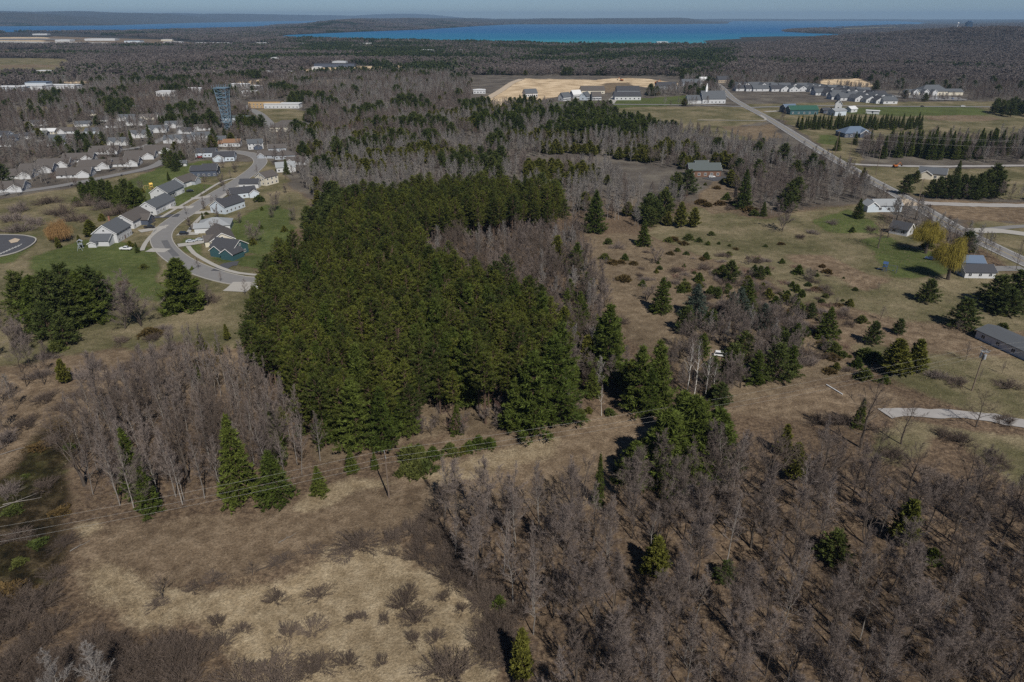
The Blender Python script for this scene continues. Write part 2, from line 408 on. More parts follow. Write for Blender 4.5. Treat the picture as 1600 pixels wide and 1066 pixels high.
m, nt, b = nodes('ground_cover')
P3 = coord(nt)
n_f, n_m, n_l, n_xl = noise(nt, 2.6, 6, .75, P3), noise(nt, .35, 6, .65, P3), noise(nt, .045, 5, .6, P3), noise(nt, .006, 5, .6, P3)
n_s = noise(nt, 1.1, 4, .6, P3)
edge = mth(nt, 'ADD', mth(nt, 'MULTIPLY', mth(nt, 'SUBTRACT', n_m, .5), 1.1), mth(nt, 'MULTIPLY', mth(nt, 'SUBTRACT', n_f, .5), .5))
A = []
for k in range(3):
    at = nt.nodes.new('ShaderNodeAttribute'); at.attribute_name = 'zone%d' % k
    sp = nt.nodes.new('ShaderNodeSeparateColor'); nt.links.new(at.outputs['Color'], sp.inputs[0])
    A += [sp.outputs[i] for i in range(3)]
def three(c0, c1, c2, f=n_m, lo=.3, hi=.7):
    return ramp(nt, f, [(lo, c0), (.5, c1), (hi, c2)])
grain = ramp(nt, n_f, [(.28, .42), (.5, .98), (.72, 1.5)])
patch = ramp(nt, n_l, [(.3, .72), (.7, 1.22)])
col = three((.082, .058, .041), (.138, .098, .066), (.205, .150, .099), n_s, .35, .68)             # leaf litter
cover = [
    (WOOD, three((.085, .074, .064), (.115, .10, .085), (.15, .135, .11), n_l)),
    (SHADED_CANOPY, three((.028, .030, .026), (.045, .042, .037), (.062, .056, .048), n_xl)),  # far canopy, colour lowered for the shade between crowns
    (DRY, three((.115, .082, .054), (.182, .134, .089), (.26, .198, .136), n_m, .32, .66)),
    (OLIVE, mix(nt, ramp(nt, n_l, [(.4, 0), (.62, 1)]), three((.088, .083, .042), (.125, .117, .058), (.165, .15, .08), n_m), three((.145, .122, .072), (.19, .158, .098), (.235, .195, .125), n_m))),
    (GREEN, three((.062, .080, .026), (.085, .105, .034), (.12, .128, .05), n_m)),
    (RUST, three((.115, .085, .055), (.175, .133, .088), (.24, .188, .128), n_m)),
    (TAN, three((.19, .143, .088), (.295, .232, .15), (.385, .314, .212), n_m, .3, .66)),
    (SAND, three((.46, .34, .21), (.56, .43, .28), (.62, .5, .35), n_l)),
    (MOSS, mix(nt, ramp(nt, n_l, [(.45, 0), (.6, 1)]), three((.010, .009, .005), (.034, .025, .013), (.12, .09, .052), n_m, .38, .68), three((.010, .010, .004), (.028, .028, .009), (.06, .066, .02), n_m, .36, .66))),
]
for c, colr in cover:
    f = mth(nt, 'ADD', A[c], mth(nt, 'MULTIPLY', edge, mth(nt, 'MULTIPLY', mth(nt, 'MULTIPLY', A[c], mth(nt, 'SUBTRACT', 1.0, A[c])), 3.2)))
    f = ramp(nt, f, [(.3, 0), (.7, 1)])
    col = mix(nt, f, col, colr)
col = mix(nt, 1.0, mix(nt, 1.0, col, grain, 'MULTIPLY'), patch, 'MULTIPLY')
nt.links.new(col, b.inputs['Base Color'])
b.inputs['Roughness'].default_value = 0.95; b.inputs['Specular IOR Level'].default_value = 0.1
bump(nt, b, mth(nt, 'ADD', n_f, mth(nt, 'MULTIPLY', n_m, 1.5)), 0.9, 0.25)
gm.materials.append(m)
import bmesh
bm = bmesh.new(); bm.from_mesh(gm); bm.verts.ensure_lookup_table()
for f in fanm:
    try: bm.faces.new([bm.verts[i] for i in (f[0], f[2], f[1])])
    except ValueError: pass
bm.to_mesh(gm); bm.free()
tag(obj('ground', gm), kind='structure')

# ------------------------------------------------------------------ the bay
def sheet(name, pts, z, mat):
    P = [(*flat(x, y, z), z) for x, y in pts]
    me = bpy.data.meshes.new(name); me.from_pydata(P, [], [tuple(range(len(P)))]); me.materials.append(mat)
    bm = bmesh.new(); bm.from_mesh(me); bmesh.ops.triangulate(bm, faces=bm.faces); bm.normal_update()
    for f in bm.faces:
        if f.normal.z < 0: f.normal_flip()
    bm.to_mesh(me); bm.free()
    return tag(obj(name, me), kind='structure')
m, nt, b = nodes('bay_water')
P3 = coord(nt)
mp = nt.nodes.new('ShaderNodeMapping'); mp.inputs['Scale'].default_value = (.0003, .0011, 1); nt.links.new(P3, mp.inputs[0])
nl = noise(nt, 1.0, 5, .6, mp.outputs[0])
sx = nt.nodes.new('ShaderNodeSeparateXYZ'); nt.links.new(P3, sx.inputs[0])
dist = mth(nt, 'DIVIDE', sx.outputs[1], 9000.0)
deep = ramp(nt, mth(nt, 'ADD', dist, mth(nt, 'MULTIPLY', mth(nt, 'SUBTRACT', nl, .5), .25)), [(.25, (.045, .25, .29)), (.34, (.014, .15, .27)), (.55, (.010, .10, .26)), (1.0, (.035, .14, .29))])
nt.links.new(deep, b.inputs['Base Color'])
b.inputs['Roughness'].default_value = 0.55; b.inputs['Specular IOR Level'].default_value = 0.25
mp2 = nt.nodes.new('ShaderNodeMapping'); mp2.inputs['Scale'].default_value = (.03, .12, 1); nt.links.new(P3, mp2.inputs[0])
bump(nt, b, noise(nt, 1.0, 4, .6, mp2.outputs[0]), .5, 1.2)
sheet('bay_water', [(425, 58.8), (480, 60.8), (560, 63.3), (700, 66.2), (800, 68.4), (900, 70.2), (1000, 71.0), (1100, 71.8), (1200, 70.5), (1310, 62), (1340, 55), (1300, 53), (1272, 52.5), (1225, 49.8), (1226, 47.5), (1262, 45.5), (1300, 44), (1360, 41.2), (1430, 38.5), (1447, 35.5), (1400, 33), (1150, 32.6), (1140, 34.6), (1137, 37), (1050, 38), (900, 38), (800, 38.2), (745, 41), (660, 46.5), (560, 50), (500, 52.6), (450, 54.8)], 0.8, m)
sheet('inlet_water', [(-700, 51.5), (0, 50.2), (180, 49.4), (260, 47), (330, 45.2), (400, 43.8), (436, 39), (500, 35.6), (620, 33.3), (800, 32.8), (1140, 33), (1400, 32.7), (1400, 31.5), (1000, 31.1), (800, 31.3), (600, 31.7), (430, 33.3), (300, 35.9), (170, 39.9), (0, 41.3), (-700, 42.3)], 0.8, m)
# ------------------------------------------------------------------ roads, drives, pavements
KEEP = []     # (x, y, radius): nothing grows here
def smooth_path(pts, step):
    P = np.array([G(x, y)[:2] for x, y in pts]); n = len(P)
    out = []
    for i in range(n - 1):
        p0, p1, p2, p3 = P[max(i - 1, 0)], P[i], P[i + 1], P[min(i + 2, n - 1)]
        k = max(2, int(np.hypot(*(p2 - p1)) / step))
        for t in np.arange(k) / k:
            out.append(.5 * ((2 * p1) + (-p0 + p2) * t + (2 * p0 - 5 * p1 + 4 * p2 - p3) * t * t + (-p0 + 3 * p1 - 3 * p2 + p3) * t ** 3))
    out.append(P[-1]); return np.array(out)
def lift(X, Y, base):
    return hgt(X, Y) + base + np.hypot(X, Y) * 0.00025
def strip_mesh(name, C, w0, w1, base, mat, thick=0.0, cross=4, ragged=0.0):
    T = np.gradient(C, axis=0); T /= np.linalg.norm(T, axis=1)[:, None] + 1e-9
    N = np.stack([-T[:, 1], T[:, 0]], 1)
    us = np.linspace(w0, w1, cross)
    V = []
    for u in us:
        q = C + N * u
        if ragged and u in (us[0], us[-1]): q = q + N * ((vnoise(C[:, 0], C[:, 1], 2.6, int(u) + 70) - .5) * ragged)[:, None]
        V.append(np.column_stack([q, lift(q[:, 0], q[:, 1], base)]))
    n = len(C); V = np.vstack(V); Fq = []
    for a in range(cross - 1):
        i = np.arange(n - 1) + a * n
        Fq.append(np.stack([i, i + n, i + n + 1, i + 1], 1))
    Fq = np.vstack(Fq)[:, ::-1]
    if thick:
        nv = len(V); lo = V.copy(); lo[:, 2] -= thick + .1; V = np.vstack([V, lo])
        for a in (0, cross - 1):
            i = np.arange(n - 1) + a * n
            q = np.stack([i, i + 1, i + 1 + nv, i + nv], 1)
            Fq = np.vstack([Fq, q if a == 0 else q[:, ::-1]])
    return mesh_np(name, V, Fq, [mat])
def road(name, pts, width, mat, base=.04, kerb=False, lines=False, keep=True, step=4.0):
    C = smooth_path(pts, step if mat not in (M['gravel'], M['dirt']) else 1.2)
    o = tag(obj(name, strip_mesh(name, C, -width / 2, width / 2, base, mat, 0, 4, 1.3 if mat in (M['gravel'], M['dirt']) else 0)), kind='structure')
    if kerb:
        for s in (-1, 1):
            a, b2 = sorted((s * width / 2, s * (width / 2 + .35)))
            obj('kerb', strip_mesh('kerb', C, a, b2, base + .12, M['concrete'], .12, 2), o)
    if lines:
        obj('centre_line', strip_mesh('centre_line', C, -.09, .09, base + .012, M['yellow_line'], 0, 2), o)
        for s in (-1, 1):
            obj('edge_line', strip_mesh('edge_line', C, s * (width / 2 - .6) - .07, s * (width / 2 - .6) + .07, base + .012, M['line'], 0, 2), o)
    if keep:
        for p in C[::1]: KEEP.append((p[0], p[1], width / 2 + 2.5))
    return o
M['yellow_line'] = paint('yellow_road_paint', (.5, .36, .06), .8, .15)
MAIN = [(1105, 124), (1125, 135), (1142, 152), (1162, 165), (1196, 183), (1240, 210), (1290, 241), (1340, 270), (1395, 300), (1440, 326), (1490, 355), (1545, 383), (1600, 409), (1680, 446)]
road('main_road', MAIN, 8.2, M['asphalt_old'], lines=True)
road('church_road', [(480, 165), (620, 168), (740, 169), (860, 165), (960, 163.5), (1080, 164.5), (1168, 167.5)], 6.5, M['asphalt_old'], .05)
road('estate_road', [(1172, 168.5), (1230, 166.5), (1300, 165.8), (1400, 166.6), (1500, 167.2), (1700, 168)], 7, M['asphalt_old'], .05)
road('side_road', [(1325, 256), (1360, 258.5), (1450, 260.5), (1530, 260), (1700, 259)], 5, M['gravel'], .05)
road('concrete_lane', [(1438, 317), (1470, 319), (1520, 320.5), (1600, 322), (1700, 324)], 6.5, M['gravel'], .05)
road('gravel_drive', [(1383, 648), (1410, 644), (1450, 646), (1500, 649), (1560, 656), (1700, 678)], 3.9, M['gravel'], .16)
STREET = [(412, 441), (375, 439), (335, 430), (300, 417), (272, 401), (254, 381), (254, 364), (272, 346), (305, 325), (340, 303), (372, 284), (398, 265), (407, 252), (396, 243), (370, 238), (340, 237)]
road('subdivision_street', STREET, 7.5, M['asphalt_old'], kerb=True)
road('villa_street', [(-60, 316), (0, 304), (60, 296), (110, 288), (170, 276), (220, 266), (245, 258), (262, 247)], 6.5, M['asphalt_old'], .05)
road('upper_street', [(430, 202), (418, 190), (405, 178), (388, 171), (362, 172), (330, 174)], 8, M['asphalt_old'], .05)
road('upper_street_branch', [(384, 170), (392, 165), (402, 160)], 8, M['asphalt_old'], .06)
road('villa_lane', [(178, 236), (215, 231), (240, 224), (262, 214), (300, 205)], 6, M['asphalt_old'], .05)
road('villa_close', [(55, 222), (90, 216), (128, 208), (165, 200)], 6, M['asphalt_old'], .05)
road('pit_track', [(738, 166), (760, 155), (784, 141), (800, 130), (815, 124)], 9, M['dirt'], .06)
road('residence_drive', [(952, 163), (958, 156), (964, 150)], 9, M['concrete'], .08)
road('far_road', [(1085, 115), (1060, 108), (1045, 103)], 8, M['asphalt_old'], .1)
road('clinic_drive', [(1352, 141), (1380, 147), (1420, 153), (1490, 157), (1505, 155)], 9, M['asphalt_old'], .08)
road('field_path', [(1188, 180), (1196, 186), (1190, 189), (1150, 188.5), (1090, 188)], 2, M['concrete'], .08, keep=False)
road('house_drive', [(1405, 312), (1430, 322)], 9, M['dirt'], .06)
road('garage_drive', [(1520, 424), (1545, 421), (1572, 420), (1600, 420)], 5, M['asphalt_old'], .06)
road('white_drive', [(1520, 361), (1560, 361), (1600, 366), (1660, 374)], 7, M['concrete'], .06)
road('asphalt_lane', [(1515, 362), (1560, 357), (1600, 354), (1700, 348)], 4, M['asphalt_old'], .045)
road('barn_drive', [(1195, 175), (1215, 174), (1230, 173)], 6, M['concrete'], .08)
road('hill_drive', [(1106, 281), (1118, 279), (1128, 276)], 9, M['asphalt_new'], .06)
for a in ([(232, 391), (262, 392)], [(218, 362), (258, 355)], [(265, 325), (302, 324)], [(278, 384), (300, 381), (322, 377)], [(278, 366), (312, 365)], [(305, 333), (336, 331)], [(300, 311), (330, 307)]):
    road('driveway', a, 4.6, M['concrete'], .06)
road('driveway', [(340, 424), (356, 414), (372, 412)], 5.0, M['asphalt_new'], .065)
road('driveway', [(383, 441), (374, 450), (366, 456)], 8.0, M['concrete'], .062)
road('driveway', [(240, 340), (262, 338), (280, 337)], 5.0, M['asphalt_new'], .065)
for a in ([(294, 385), (303, 396), (322, 408), (345, 419), (372, 427), (412, 431)], [(222, 392), (227, 381), (240, 366), (262, 352)],
          [(252, 340), (300, 312), (345, 285), (368, 279)], [(292, 368), (302, 352), (318, 336)], [(330, 322), (352, 305), (378, 288)]):
    road('pavement', a, 1.7, M['concrete'], .075, keep=False)
sheet_pts = [(-80, 372), (0, 368), (36, 369), (56, 374), (50, 384), (25, 396), (-10, 404), (-80, 410)]
def ground_sheet(name, pts, base, mat, kerbs=False):
    P = [G(x, y) for x, y in pts]
    P = [(x, y, float(lift(np.array([x]), np.array([y]), base)[0])) for x, y, z in P]
    me = bpy.data.meshes.new(name); me.from_pydata(P, [], [tuple(range(len(P)))[::-1]]); me.materials.append(mat)
    bm = bmesh.new(); bm.from_mesh(me); bmesh.ops.triangulate(bm, faces=bm.faces); bm.normal_update()
    for f in bm.faces:
        if f.normal.z < 0: f.normal_flip()
    bm.to_mesh(me); bm.free()
    c = np.mean(P, 0); KEEP.append((c[0], c[1], 12))
    return tag(obj(name, me), kind='structure')
pk = ground_sheet('parking_lot', sheet_pts, .3, M['asphalt_new'])
C = smooth_path(sheet_pts[1:-1], 2.0)
obj('kerb', strip_mesh('kerb', C, -.25, .25, .42, M['concrete'], .2, 2), pk)
for k in range(9):
    x = -8 + k * 4.6; y0 = 404 - k * 2.0
    C = smooth_path([(x, y0 - 1), (x + 6, y0 - 5.5)], 2.0)
    obj('bay_line', strip_mesh('bay_line', C, -.09, .09, .33, M['line'], 0, 2), pk)
isl = ground_sheet('planting_island', [(14, 378), (24, 374), (32, 376), (28, 380), (18, 382)], .42, M['dirt'])
ground_sheet('clinic_parking', [(1410, 152), (1425, 148), (1500, 153), (1505, 157), (1460, 158)], .3, M['asphalt_old'])
ground_sheet('airfield_apron', [(-60, 64), (90, 66.5), (180, 67.5), (160, 69.5), (40, 68.5), (-60, 66)], 1.0, M['concrete'])
ground_sheet('runway', [(-60, 61.5), (60, 60.8), (140, 62.5), (90, 63.2), (-60, 62.8)], 1.0, M['asphalt_old'])
# dark patch of fresh sealing on the bend of the street
C = smooth_path([(257, 376), (264, 388), (276, 401)], 2.0)
obj('sealed_patch', strip_mesh('sealed_patch', C, -1.2, 1.1, .05, M['asphalt_seal'] if 'asphalt_seal' in M else M['asphalt_new'], 0, 3), bpy.data.objects['subdivision_street'])
# ------------------------------------------------------------------ buildings
_win = {}
def window_meshes(wd, ht):
    k = (round(wd, 1), round(ht, 1))
    if k not in _win:
        a = MB(); t = .09
        a.box(-wd / 2 - t, wd / 2 + t, -.04, .05, -ht / 2 - t, -ht / 2); a.box(-wd / 2 - t, wd / 2 + t, -.04, .05, ht / 2, ht / 2 + t)
        a.box(-wd / 2 - t, -wd / 2, -.04, .05, -ht / 2, ht / 2); a.box(wd / 2, wd / 2 + t, -.04, .05, -ht / 2, ht / 2); a.box(-.03, .03, -.03, .045, -ht / 2, ht / 2)
        g = MB(); g.box(-wd / 2, wd / 2, -.02, .02, -ht / 2, ht / 2)
        _win[k] = (a.mesh('window', M['trim']), g.mesh('pane', M['glass']))
    return _win[k]
def add_window(root, x, y, z, rz, wd, ht, plain=False):
    a, g = window_meshes(wd, ht)
    if plain:
        return obj('window', g, root, (x, y, z), rz)
    o = obj('window', a, root, (x, y, z), rz); obj('pane', g, o)
def block(root, L, W, hw, rise, wm, rm, pre='', hip=False, over=.45, z0=-.4, trim=True):
    """one gabled or hipped block with its ridge along x; returns its parts' parent-space objects"""
    s = rise / (W / 2)
    a = MB()
    if hip:
        a.box(-L / 2, L / 2, -W / 2, W / 2, z0, hw)
    else:
        a.prism([(-W / 2, z0), (W / 2, z0), (W / 2, hw), (0, hw + rise), (-W / 2, hw)], -L / 2, L / 2)
    out = [obj(pre + 'wall', a.mesh('wall', wm), root)]
    t = .2; e = over
    r = MB()
    if hip:
        X, Y = L / 2 + e, W / 2 + e; zl = hw - s * e + .03; rx = max(L / 2 - W / 2, .3)
        r.add([(-X, -Y, zl), (X, -Y, zl), (X, Y, zl), (-X, Y, zl), (-X, -Y, zl + t), (X, -Y, zl + t), (X, Y, zl + t), (-X, Y, zl + t), (-rx, 0, hw + rise + t), (rx, 0, hw + rise + t)],
              [(3, 2, 1, 0), (0, 1, 5, 4), (1, 2, 6, 5), (2, 3, 7, 6), (3, 0, 4, 7), (4, 5, 9, 8), (6, 7, 8, 9), (5, 6, 9), (7, 4, 8)])
    else:
        y0 = W / 2 + e; z1 = hw - s * e + .03
        r.prism([(-y0, z1), (0, hw + rise + .03), (y0, z1), (y0, z1 + t), (0, hw + rise + .03 + t), (-y0, z1 + t)], -L / 2 - e, L / 2 + e)
    ro = obj(pre + 'roof', r.mesh('roof', rm), root); out.append(ro)
    if trim and not hip:
        y0 = W / 2 + e; z1 = hw - s * e + .03
        for x in (-L / 2 - e - .05, L / 2 + e + .002):
            f = MB(); f.prism([(-y0, z1 - .16), (0, hw + rise - .13), (y0, z1 - .16), (y0, z1 + t * .8), (0, hw + rise + .03 + t * .8), (-y0, z1 + t * .8)], x, x + .048)
            obj('fascia', f.mesh('fascia', M['trim']), ro)
    return out
def house(name, label, pc, ang, L, W, hw, rise, wm, rm, cat='house', group=None, wings=(), gar=(), door=None, storeys=1, hip=False, chim=None, plain=False, nw=None, keep=None, S=None):
    """pc: pixel of the middle of the footprint; ang: bearing of the ridge in degrees from +x; wings: (dx, dy, rot90, L, W, hw, rise)
       gar: (side, offset, count) with side in 'xXyY' for garage doors"""
    g = G(*pc) if len(pc) == 2 else pc
    root = obj(name, None, None, (g[0], g[1], g[2]), R(ang))
    root.empty_display_size = 2
    S = SCALE if S is None else S; root.scale = (S, S, S)
    tag(root, label, cat, group)
    wm, rm = M[wm], M[rm]
    block(root, L, W, hw, rise, wm, rm, hip=hip, trim=not plain)
    KEEP.append((g[0], g[1], keep or max(L, W) * .62 * S + 2.5))
    ca, sa = math.cos(R(ang)), math.sin(R(ang))
    tocam = Vector((-g[0] * ca - g[1] * sa, g[0] * sa - g[1] * ca)).normalized()
    blocks = [(0, 0, 0, L, W, hw, rise)]
    for wg in wings:
        dx, dy, q, l2, w2, h2, r2 = wg[:7]
        s2 = r2 / (w2 / 2)
        wall = MB(); wall.prism([(-w2 / 2, -.4), (w2 / 2, -.4), (w2 / 2, h2), (0, h2 + r2), (-w2 / 2, h2)], -l2 / 2, l2 / 2)
        wo = obj('wing', wall.mesh('wing', M[wg[7]] if len(wg) > 7 else wm), root, (dx, dy, 0), R(90) if q else 0)
        y0 = w2 / 2 + .4; z1 = h2 - s2 * .4 + .03; r = MB()
        r.prism([(-y0, z1), (0, h2 + r2 + .03), (y0, z1), (y0, z1 + .2), (0, h2 + r2 + .23), (-y0, z1 + .2)], -l2 / 2 - .4, l2 / 2 + .4)
        obj('wing_roof', r.mesh('wing_roof', rm), wo)
        if not plain:
            for x in (-l2 / 2 - .45, l2 / 2 + .402):
                f = MB(); f.prism([(-y0, z1 - .16), (0, h2 + r2 - .13), (y0, z1 - .16), (y0, z1 + .16), (0, h2 + r2 + .19), (-y0, z1 + .16)], x, x + .048)
                obj('fascia', f.mesh('fascia', M['trim']), wo)
    # windows on the walls that face the viewer's side of the house
    for st in range(storeys):
        zc = 1.5 + st * 2.8
        if zc + .7 > hw: break
        for s in (-1, 1):
            if tocam.y * s > -.35:
                n = nw if nw is not None else max(2, int(L / 3.2))
                for k in range(n):
                    x = -L / 2 + (k + .5) * L / n
                    if door and door[0] == ('y' if s < 0 else 'Y') and st == 0 and k == door[1]:
                        d = MB(); d.box(-.5, .5, -.03, .05, -1.05, 1.05); obj('door', d.mesh('door', M['door']), root, (x, s * (W / 2 + .01), 1.05), 0)
                    elif not any(gg[0] == ('y' if s < 0 else 'Y') and abs(x - gg[1]) < 3.4 for gg in gar) or st > 0:
                        add_window(root, x, s * (W / 2 + .012), zc, 0 if s > 0 else math.pi, 1.3, 1.25, plain)
            if tocam.x * s > -.35:
                n = max(1, int(W / 4.2))
                for k in range(n):
                    y = -W / 2 + (k + .5) * W / n
                    if not any(gg[0] == ('x' if s < 0 else 'X') for gg in gar) or st > 0:
                        add_window(root, s * (L / 2 + .012), y, zc, -R(90) * s, 1.2, 1.25, plain)
    if not hip and rise > 2.2:
        for s in (-1, 1):
            if tocam.x * s > -.2: add_window(root, s * (L / 2 + .012), 0, hw + rise * .33, -R(90) * s, 1.0, 1.0, plain)
    for side, off, cnt in gar:
        for k in range(cnt):
            o2 = off + (k - (cnt - 1) / 2) * 3.2
            d = MB(); d.box(-1.35, 1.35, -.03, .06, -1.12, 1.12)
            for q in range(1, 4): d.box(-1.33, 1.33, .06, .075, -1.12 + q * .56 - .02, -1.12 + q * .56 + .02)
            loc, rz = {'y': ((o2, -W / 2 - .01, 1.12), math.pi), 'Y': ((o2, W / 2 + .01, 1.12), 0), 'x': ((-L / 2 - .01, o2, 1.12), R(90)), 'X': ((L / 2 + .01, o2, 1.12), -R(90))}[side]
            obj('garage_door', d.mesh('garage_door', M['trim']), root, loc, rz)
    if chim:
        c = MB(); c.box(-.4, .4, -.4, .4, 0, 1.7 + rise * .4); c.box(-.48, .48, -.48, .48, 1.7 + rise * .4, 1.85 + rise * .4)
        obj('chimney', c.mesh('chimney', M['brick']), root, (chim, W * .12, hw + rise * .62), 0)
    return root
def bearing(a, b):
    A, B = G(*a), G(*b); return math.degrees(math.atan2(B[1] - A[1], B[0] - A[0]))

SCALE = .74
ST1 = bearing((254, 372), (300, 328)); ST2 = bearing((300, 328), (380, 279))
# west side of the subdivision street, from the near end
house('gabled_house', 'large white house with wide gable and grey front roof beside the white pickup', (178, 373), 92, 16, 12.5, 5.2, 4.4, 'siding_white', 'roof_grey', storeys=2, wings=[(-9.5, 0, 1, 9, 9, 3.0, 2.4), (-14.5, 3, 0, 3.6, 4.0, 2.2, 1.0)], door=('y', 2), chim=3)
house('gabled_house', 'brown-grey roofed house with pale gable behind the parked black car', (208, 350), 90, 20, 11.5, 4.2, 3.6, 'siding_white', 'roof_brown', wings=[(2, -6.5, 1, 7, 8, 3.0, 2.4, 'siding_dark')], gar=[('y', -4, 2)])
house('gabled_house', 'white house with long slate grey roof and blank gable beside the street', (247, 328), 88, 24, 11, 4.2, 3.6, 'siding_white', 'roof_grey', wings=[(-3, 6.5, 0, 8, 6, 2.6, 1.4)], gar=[('y', 3, 2)])
house('gabled_house', 'white house with two nested gables next to the play set', (263, 306), 86, 21, 12, 4.4, 4.0, 'siding_white', 'roof_grey', wings=[(-6, -2, 0, 8, 8, 3.2, 2.6)], storeys=1, gar=[('y', 4, 2)])
house('gabled_house', 'grey-brown house with white gable edge and dark cars in front', (289, 289), 80, 17, 11, 3.6, 3.2, 'siding_grey', 'roof_brown', wings=[(4, -5, 1, 6, 7, 3.0, 2.2)], gar=[('y', -3, 2)])
house('gabled_house', 'dark slate house with a raised rear roof behind the street trees', (322, 274), 8, 19, 11, 4.6, 2.8, 'siding_dark', 'roof_dark', wings=[(3, 4, 0, 10, 6, 6.2, 1.6)], storeys=1)
# east side
house('gabled_house', 'teal green house with white gable trim and white garage door', (360, 396), 160, 14, 11, 4.4, 3.3, 'siding_green', 'roof_dark', wings=[(-6.0, 5.2, 1, 8, 7.5, 3.2, 2.5), (2.2, 5.0, 1, 5, 7, 3.4, 2.4)], door=('Y', 1), gar=[], chim=None)
house('gabled_house', 'cream house with brown-grey roof between the teal house and the pale roof', (346, 378), 118, 20, 12, 3.8, 3.6, 'siding_cream', 'roof_brown', wings=[(-4, 4.5, 1, 8, 6, 3.2, 2.3)])
house('hipped_house', 'house with a pale silver-grey hipped roof on the bend', (338, 357), 14, 17, 14, 3.4, 2.9, 'siding_white', 'roof_light', hip=True, wings=[(-6, -5, 0, 8, 7, 3.0, 1.8)], gar=[('x', -3, 2)])
house('gabled_house', 'grey house with blue-grey gable and dormer beside a young conifer', (357, 328), 70, 18, 11, 4.4, 3.4, 'siding_pale', 'roof_dark', storeys=2, wings=[(2, 5, 1, 8, 7, 4.0, 2.2)])
house('gabled_house', 'charcoal roofed house with small white gable below the flat white eaves', (380, 307), 30, 16, 11, 3.6, 2.7, 'siding_pale', 'roof_dark', wings=[(6, -4, 1, 7, 6, 3.2, 2.0)])
house('gabled_house', 'low charcoal roofed house with broad white eaves board', (392, 292), 4, 13, 9, 3.2, 2.4, 'siding_white', 'roof_dark', nw=2)
house('gabled_house', 'tall cream house with plain two-storey gable at the street end', (418, 287), 62, 12, 10, 5.8, 3.0, 'siding_cream', 'roof_brown', storeys=2)
house('gabled_house', 'white house with pale grey roof and gable next to the bare aspens', (447, 267), 20, 14, 10, 3.8, 3.0, 'siding_white', 'roof_light', wings=[(2, -4, 1, 8, 7, 3.4, 2.6)])
house('gabled_house', 'house with brown hipped roof above the pale roofed one', (447, 247), 12, 17, 12, 3.4, 2.8, 'siding_grey', 'roof_brown', hip=True)
house('gabled_house', 'brown roofed house half hidden by bare branches near the street top', (434, 236), 15, 15, 10, 3.4, 2.6, 'siding_grey', 'roof_brown')
house('gabled_house', 'slate blue house with pale gable, nearer of the pair at the street loop', (352, 250), 10, 17, 12, 3.8, 3.0, 'siding_pale', 'roof_dark', wings=[(-3, -5, 1, 7, 8, 3.2, 2.4)])
house('gabled_house', 'slate roofed house with pale end wall behind the nearer loop house', (324, 244), 8, 16, 11, 4.0, 2.8, 'siding_pale', 'roof_dark')
house('gabled_house', 'white house with a rust orange roof', (364, 228), 8, 15, 9, 3.6, 2.6, 'siding_white', 'roof_red', wings=[(-9, 0, 0, 6, 7, 2.8, 2.0)])
house('gabled_house', 'two-storey white house with dark porch above the street loop', (400, 232), 20, 13, 10, 5.4, 2.8, 'siding_white', 'roof_grey', storeys=2, wings=[(2, -5, 1, 6, 7, 3, 2.2, 'siding_dark')])
house('garden_shed', 'small white garden shed with grey roof beside the conifer clump', (287, 259), 10, 5.5, 4, 2.6, 1.6, 'siding_white', 'roof_grey', cat='shed', nw=1)
# villas with long brown roofs
def villas(rows, roofs, labels, dims, ang, cat='house', group=None, **kw):
    for (pc, lab) in zip(rows, labels):
        house('villa', lab, pc, ang, *dims, roofs[0], roofs[1], cat=cat, group=group, **kw)
VA = bearing((20, 291), (165, 243)) 
for pc, lab in [((14, 297), 'brown roofed villa with white walls at the near end of the villa street'), ((29, 277), 'brown roofed villa with round white gable, first of the long row'),
                ((62, 268), 'brown roofed villa with dark parked car at its door'), ((88, 260), 'brown roofed villa with pale porch gable in the middle of the row'),
                ((126, 251), 'brown roofed villa with two white bays facing the court'), ((166, 239), 'brown roofed villa at the far end of the row beside pines'),
                ((120, 275), 'brown roofed villa with white gable above the dark pine clump'), ((152, 262), 'brown roofed villa with white gable and parked white car'),
                ((196, 258), 'brown roofed villa with long eaves beside the green lawn'), ((222, 247), 'brown roofed villa with tall white end gable'), ((250, 238), 'brown roofed villa with small white gable by the asphalt bend')]:
    house('villa', lab, pc, 12, 23, 14, 2.4, 3.8, 'siding_white', 'roof_brown', group='brown roofed villas', wings=[(7.5, -6.2, 1, 5, 8, 2.8, 2.4)], nw=3)
for pc, lab, ang in [((189, 226), 'grey villa with three dormer gables by the fenced lane', 15), ((222, 214), 'grey villa with white dormers behind a lone spruce', 15), ((281, 222), 'long grey villa with four white dormers', 6), ((318, 217), 'grey villa with pale gable beside the dark pines', 12),
                     ((248, 206), 'grey roofed villa behind the row of dormers', 12), ((275, 199), 'grey villa with bright gable under the bare wood', 10), ((213, 195), 'grey house with white front under bare trees', 5), ((200, 188), 'small pale house between bare trees beside the villas', 5)]:
    house('villa', lab, pc, ang, 26 if 'four' in lab else 19, 12, 3.2, 3.4, 'siding_white', 'roof_grey', group='grey dormered villas', wings=[(-7, -5.5, 1, 4, 5, 3.0, 2.0), (0, -5.5, 1, 4, 5, 3.0, 2.0), (7, -5.5, 1, 4, 5, 3.0, 2.0)], nw=3)
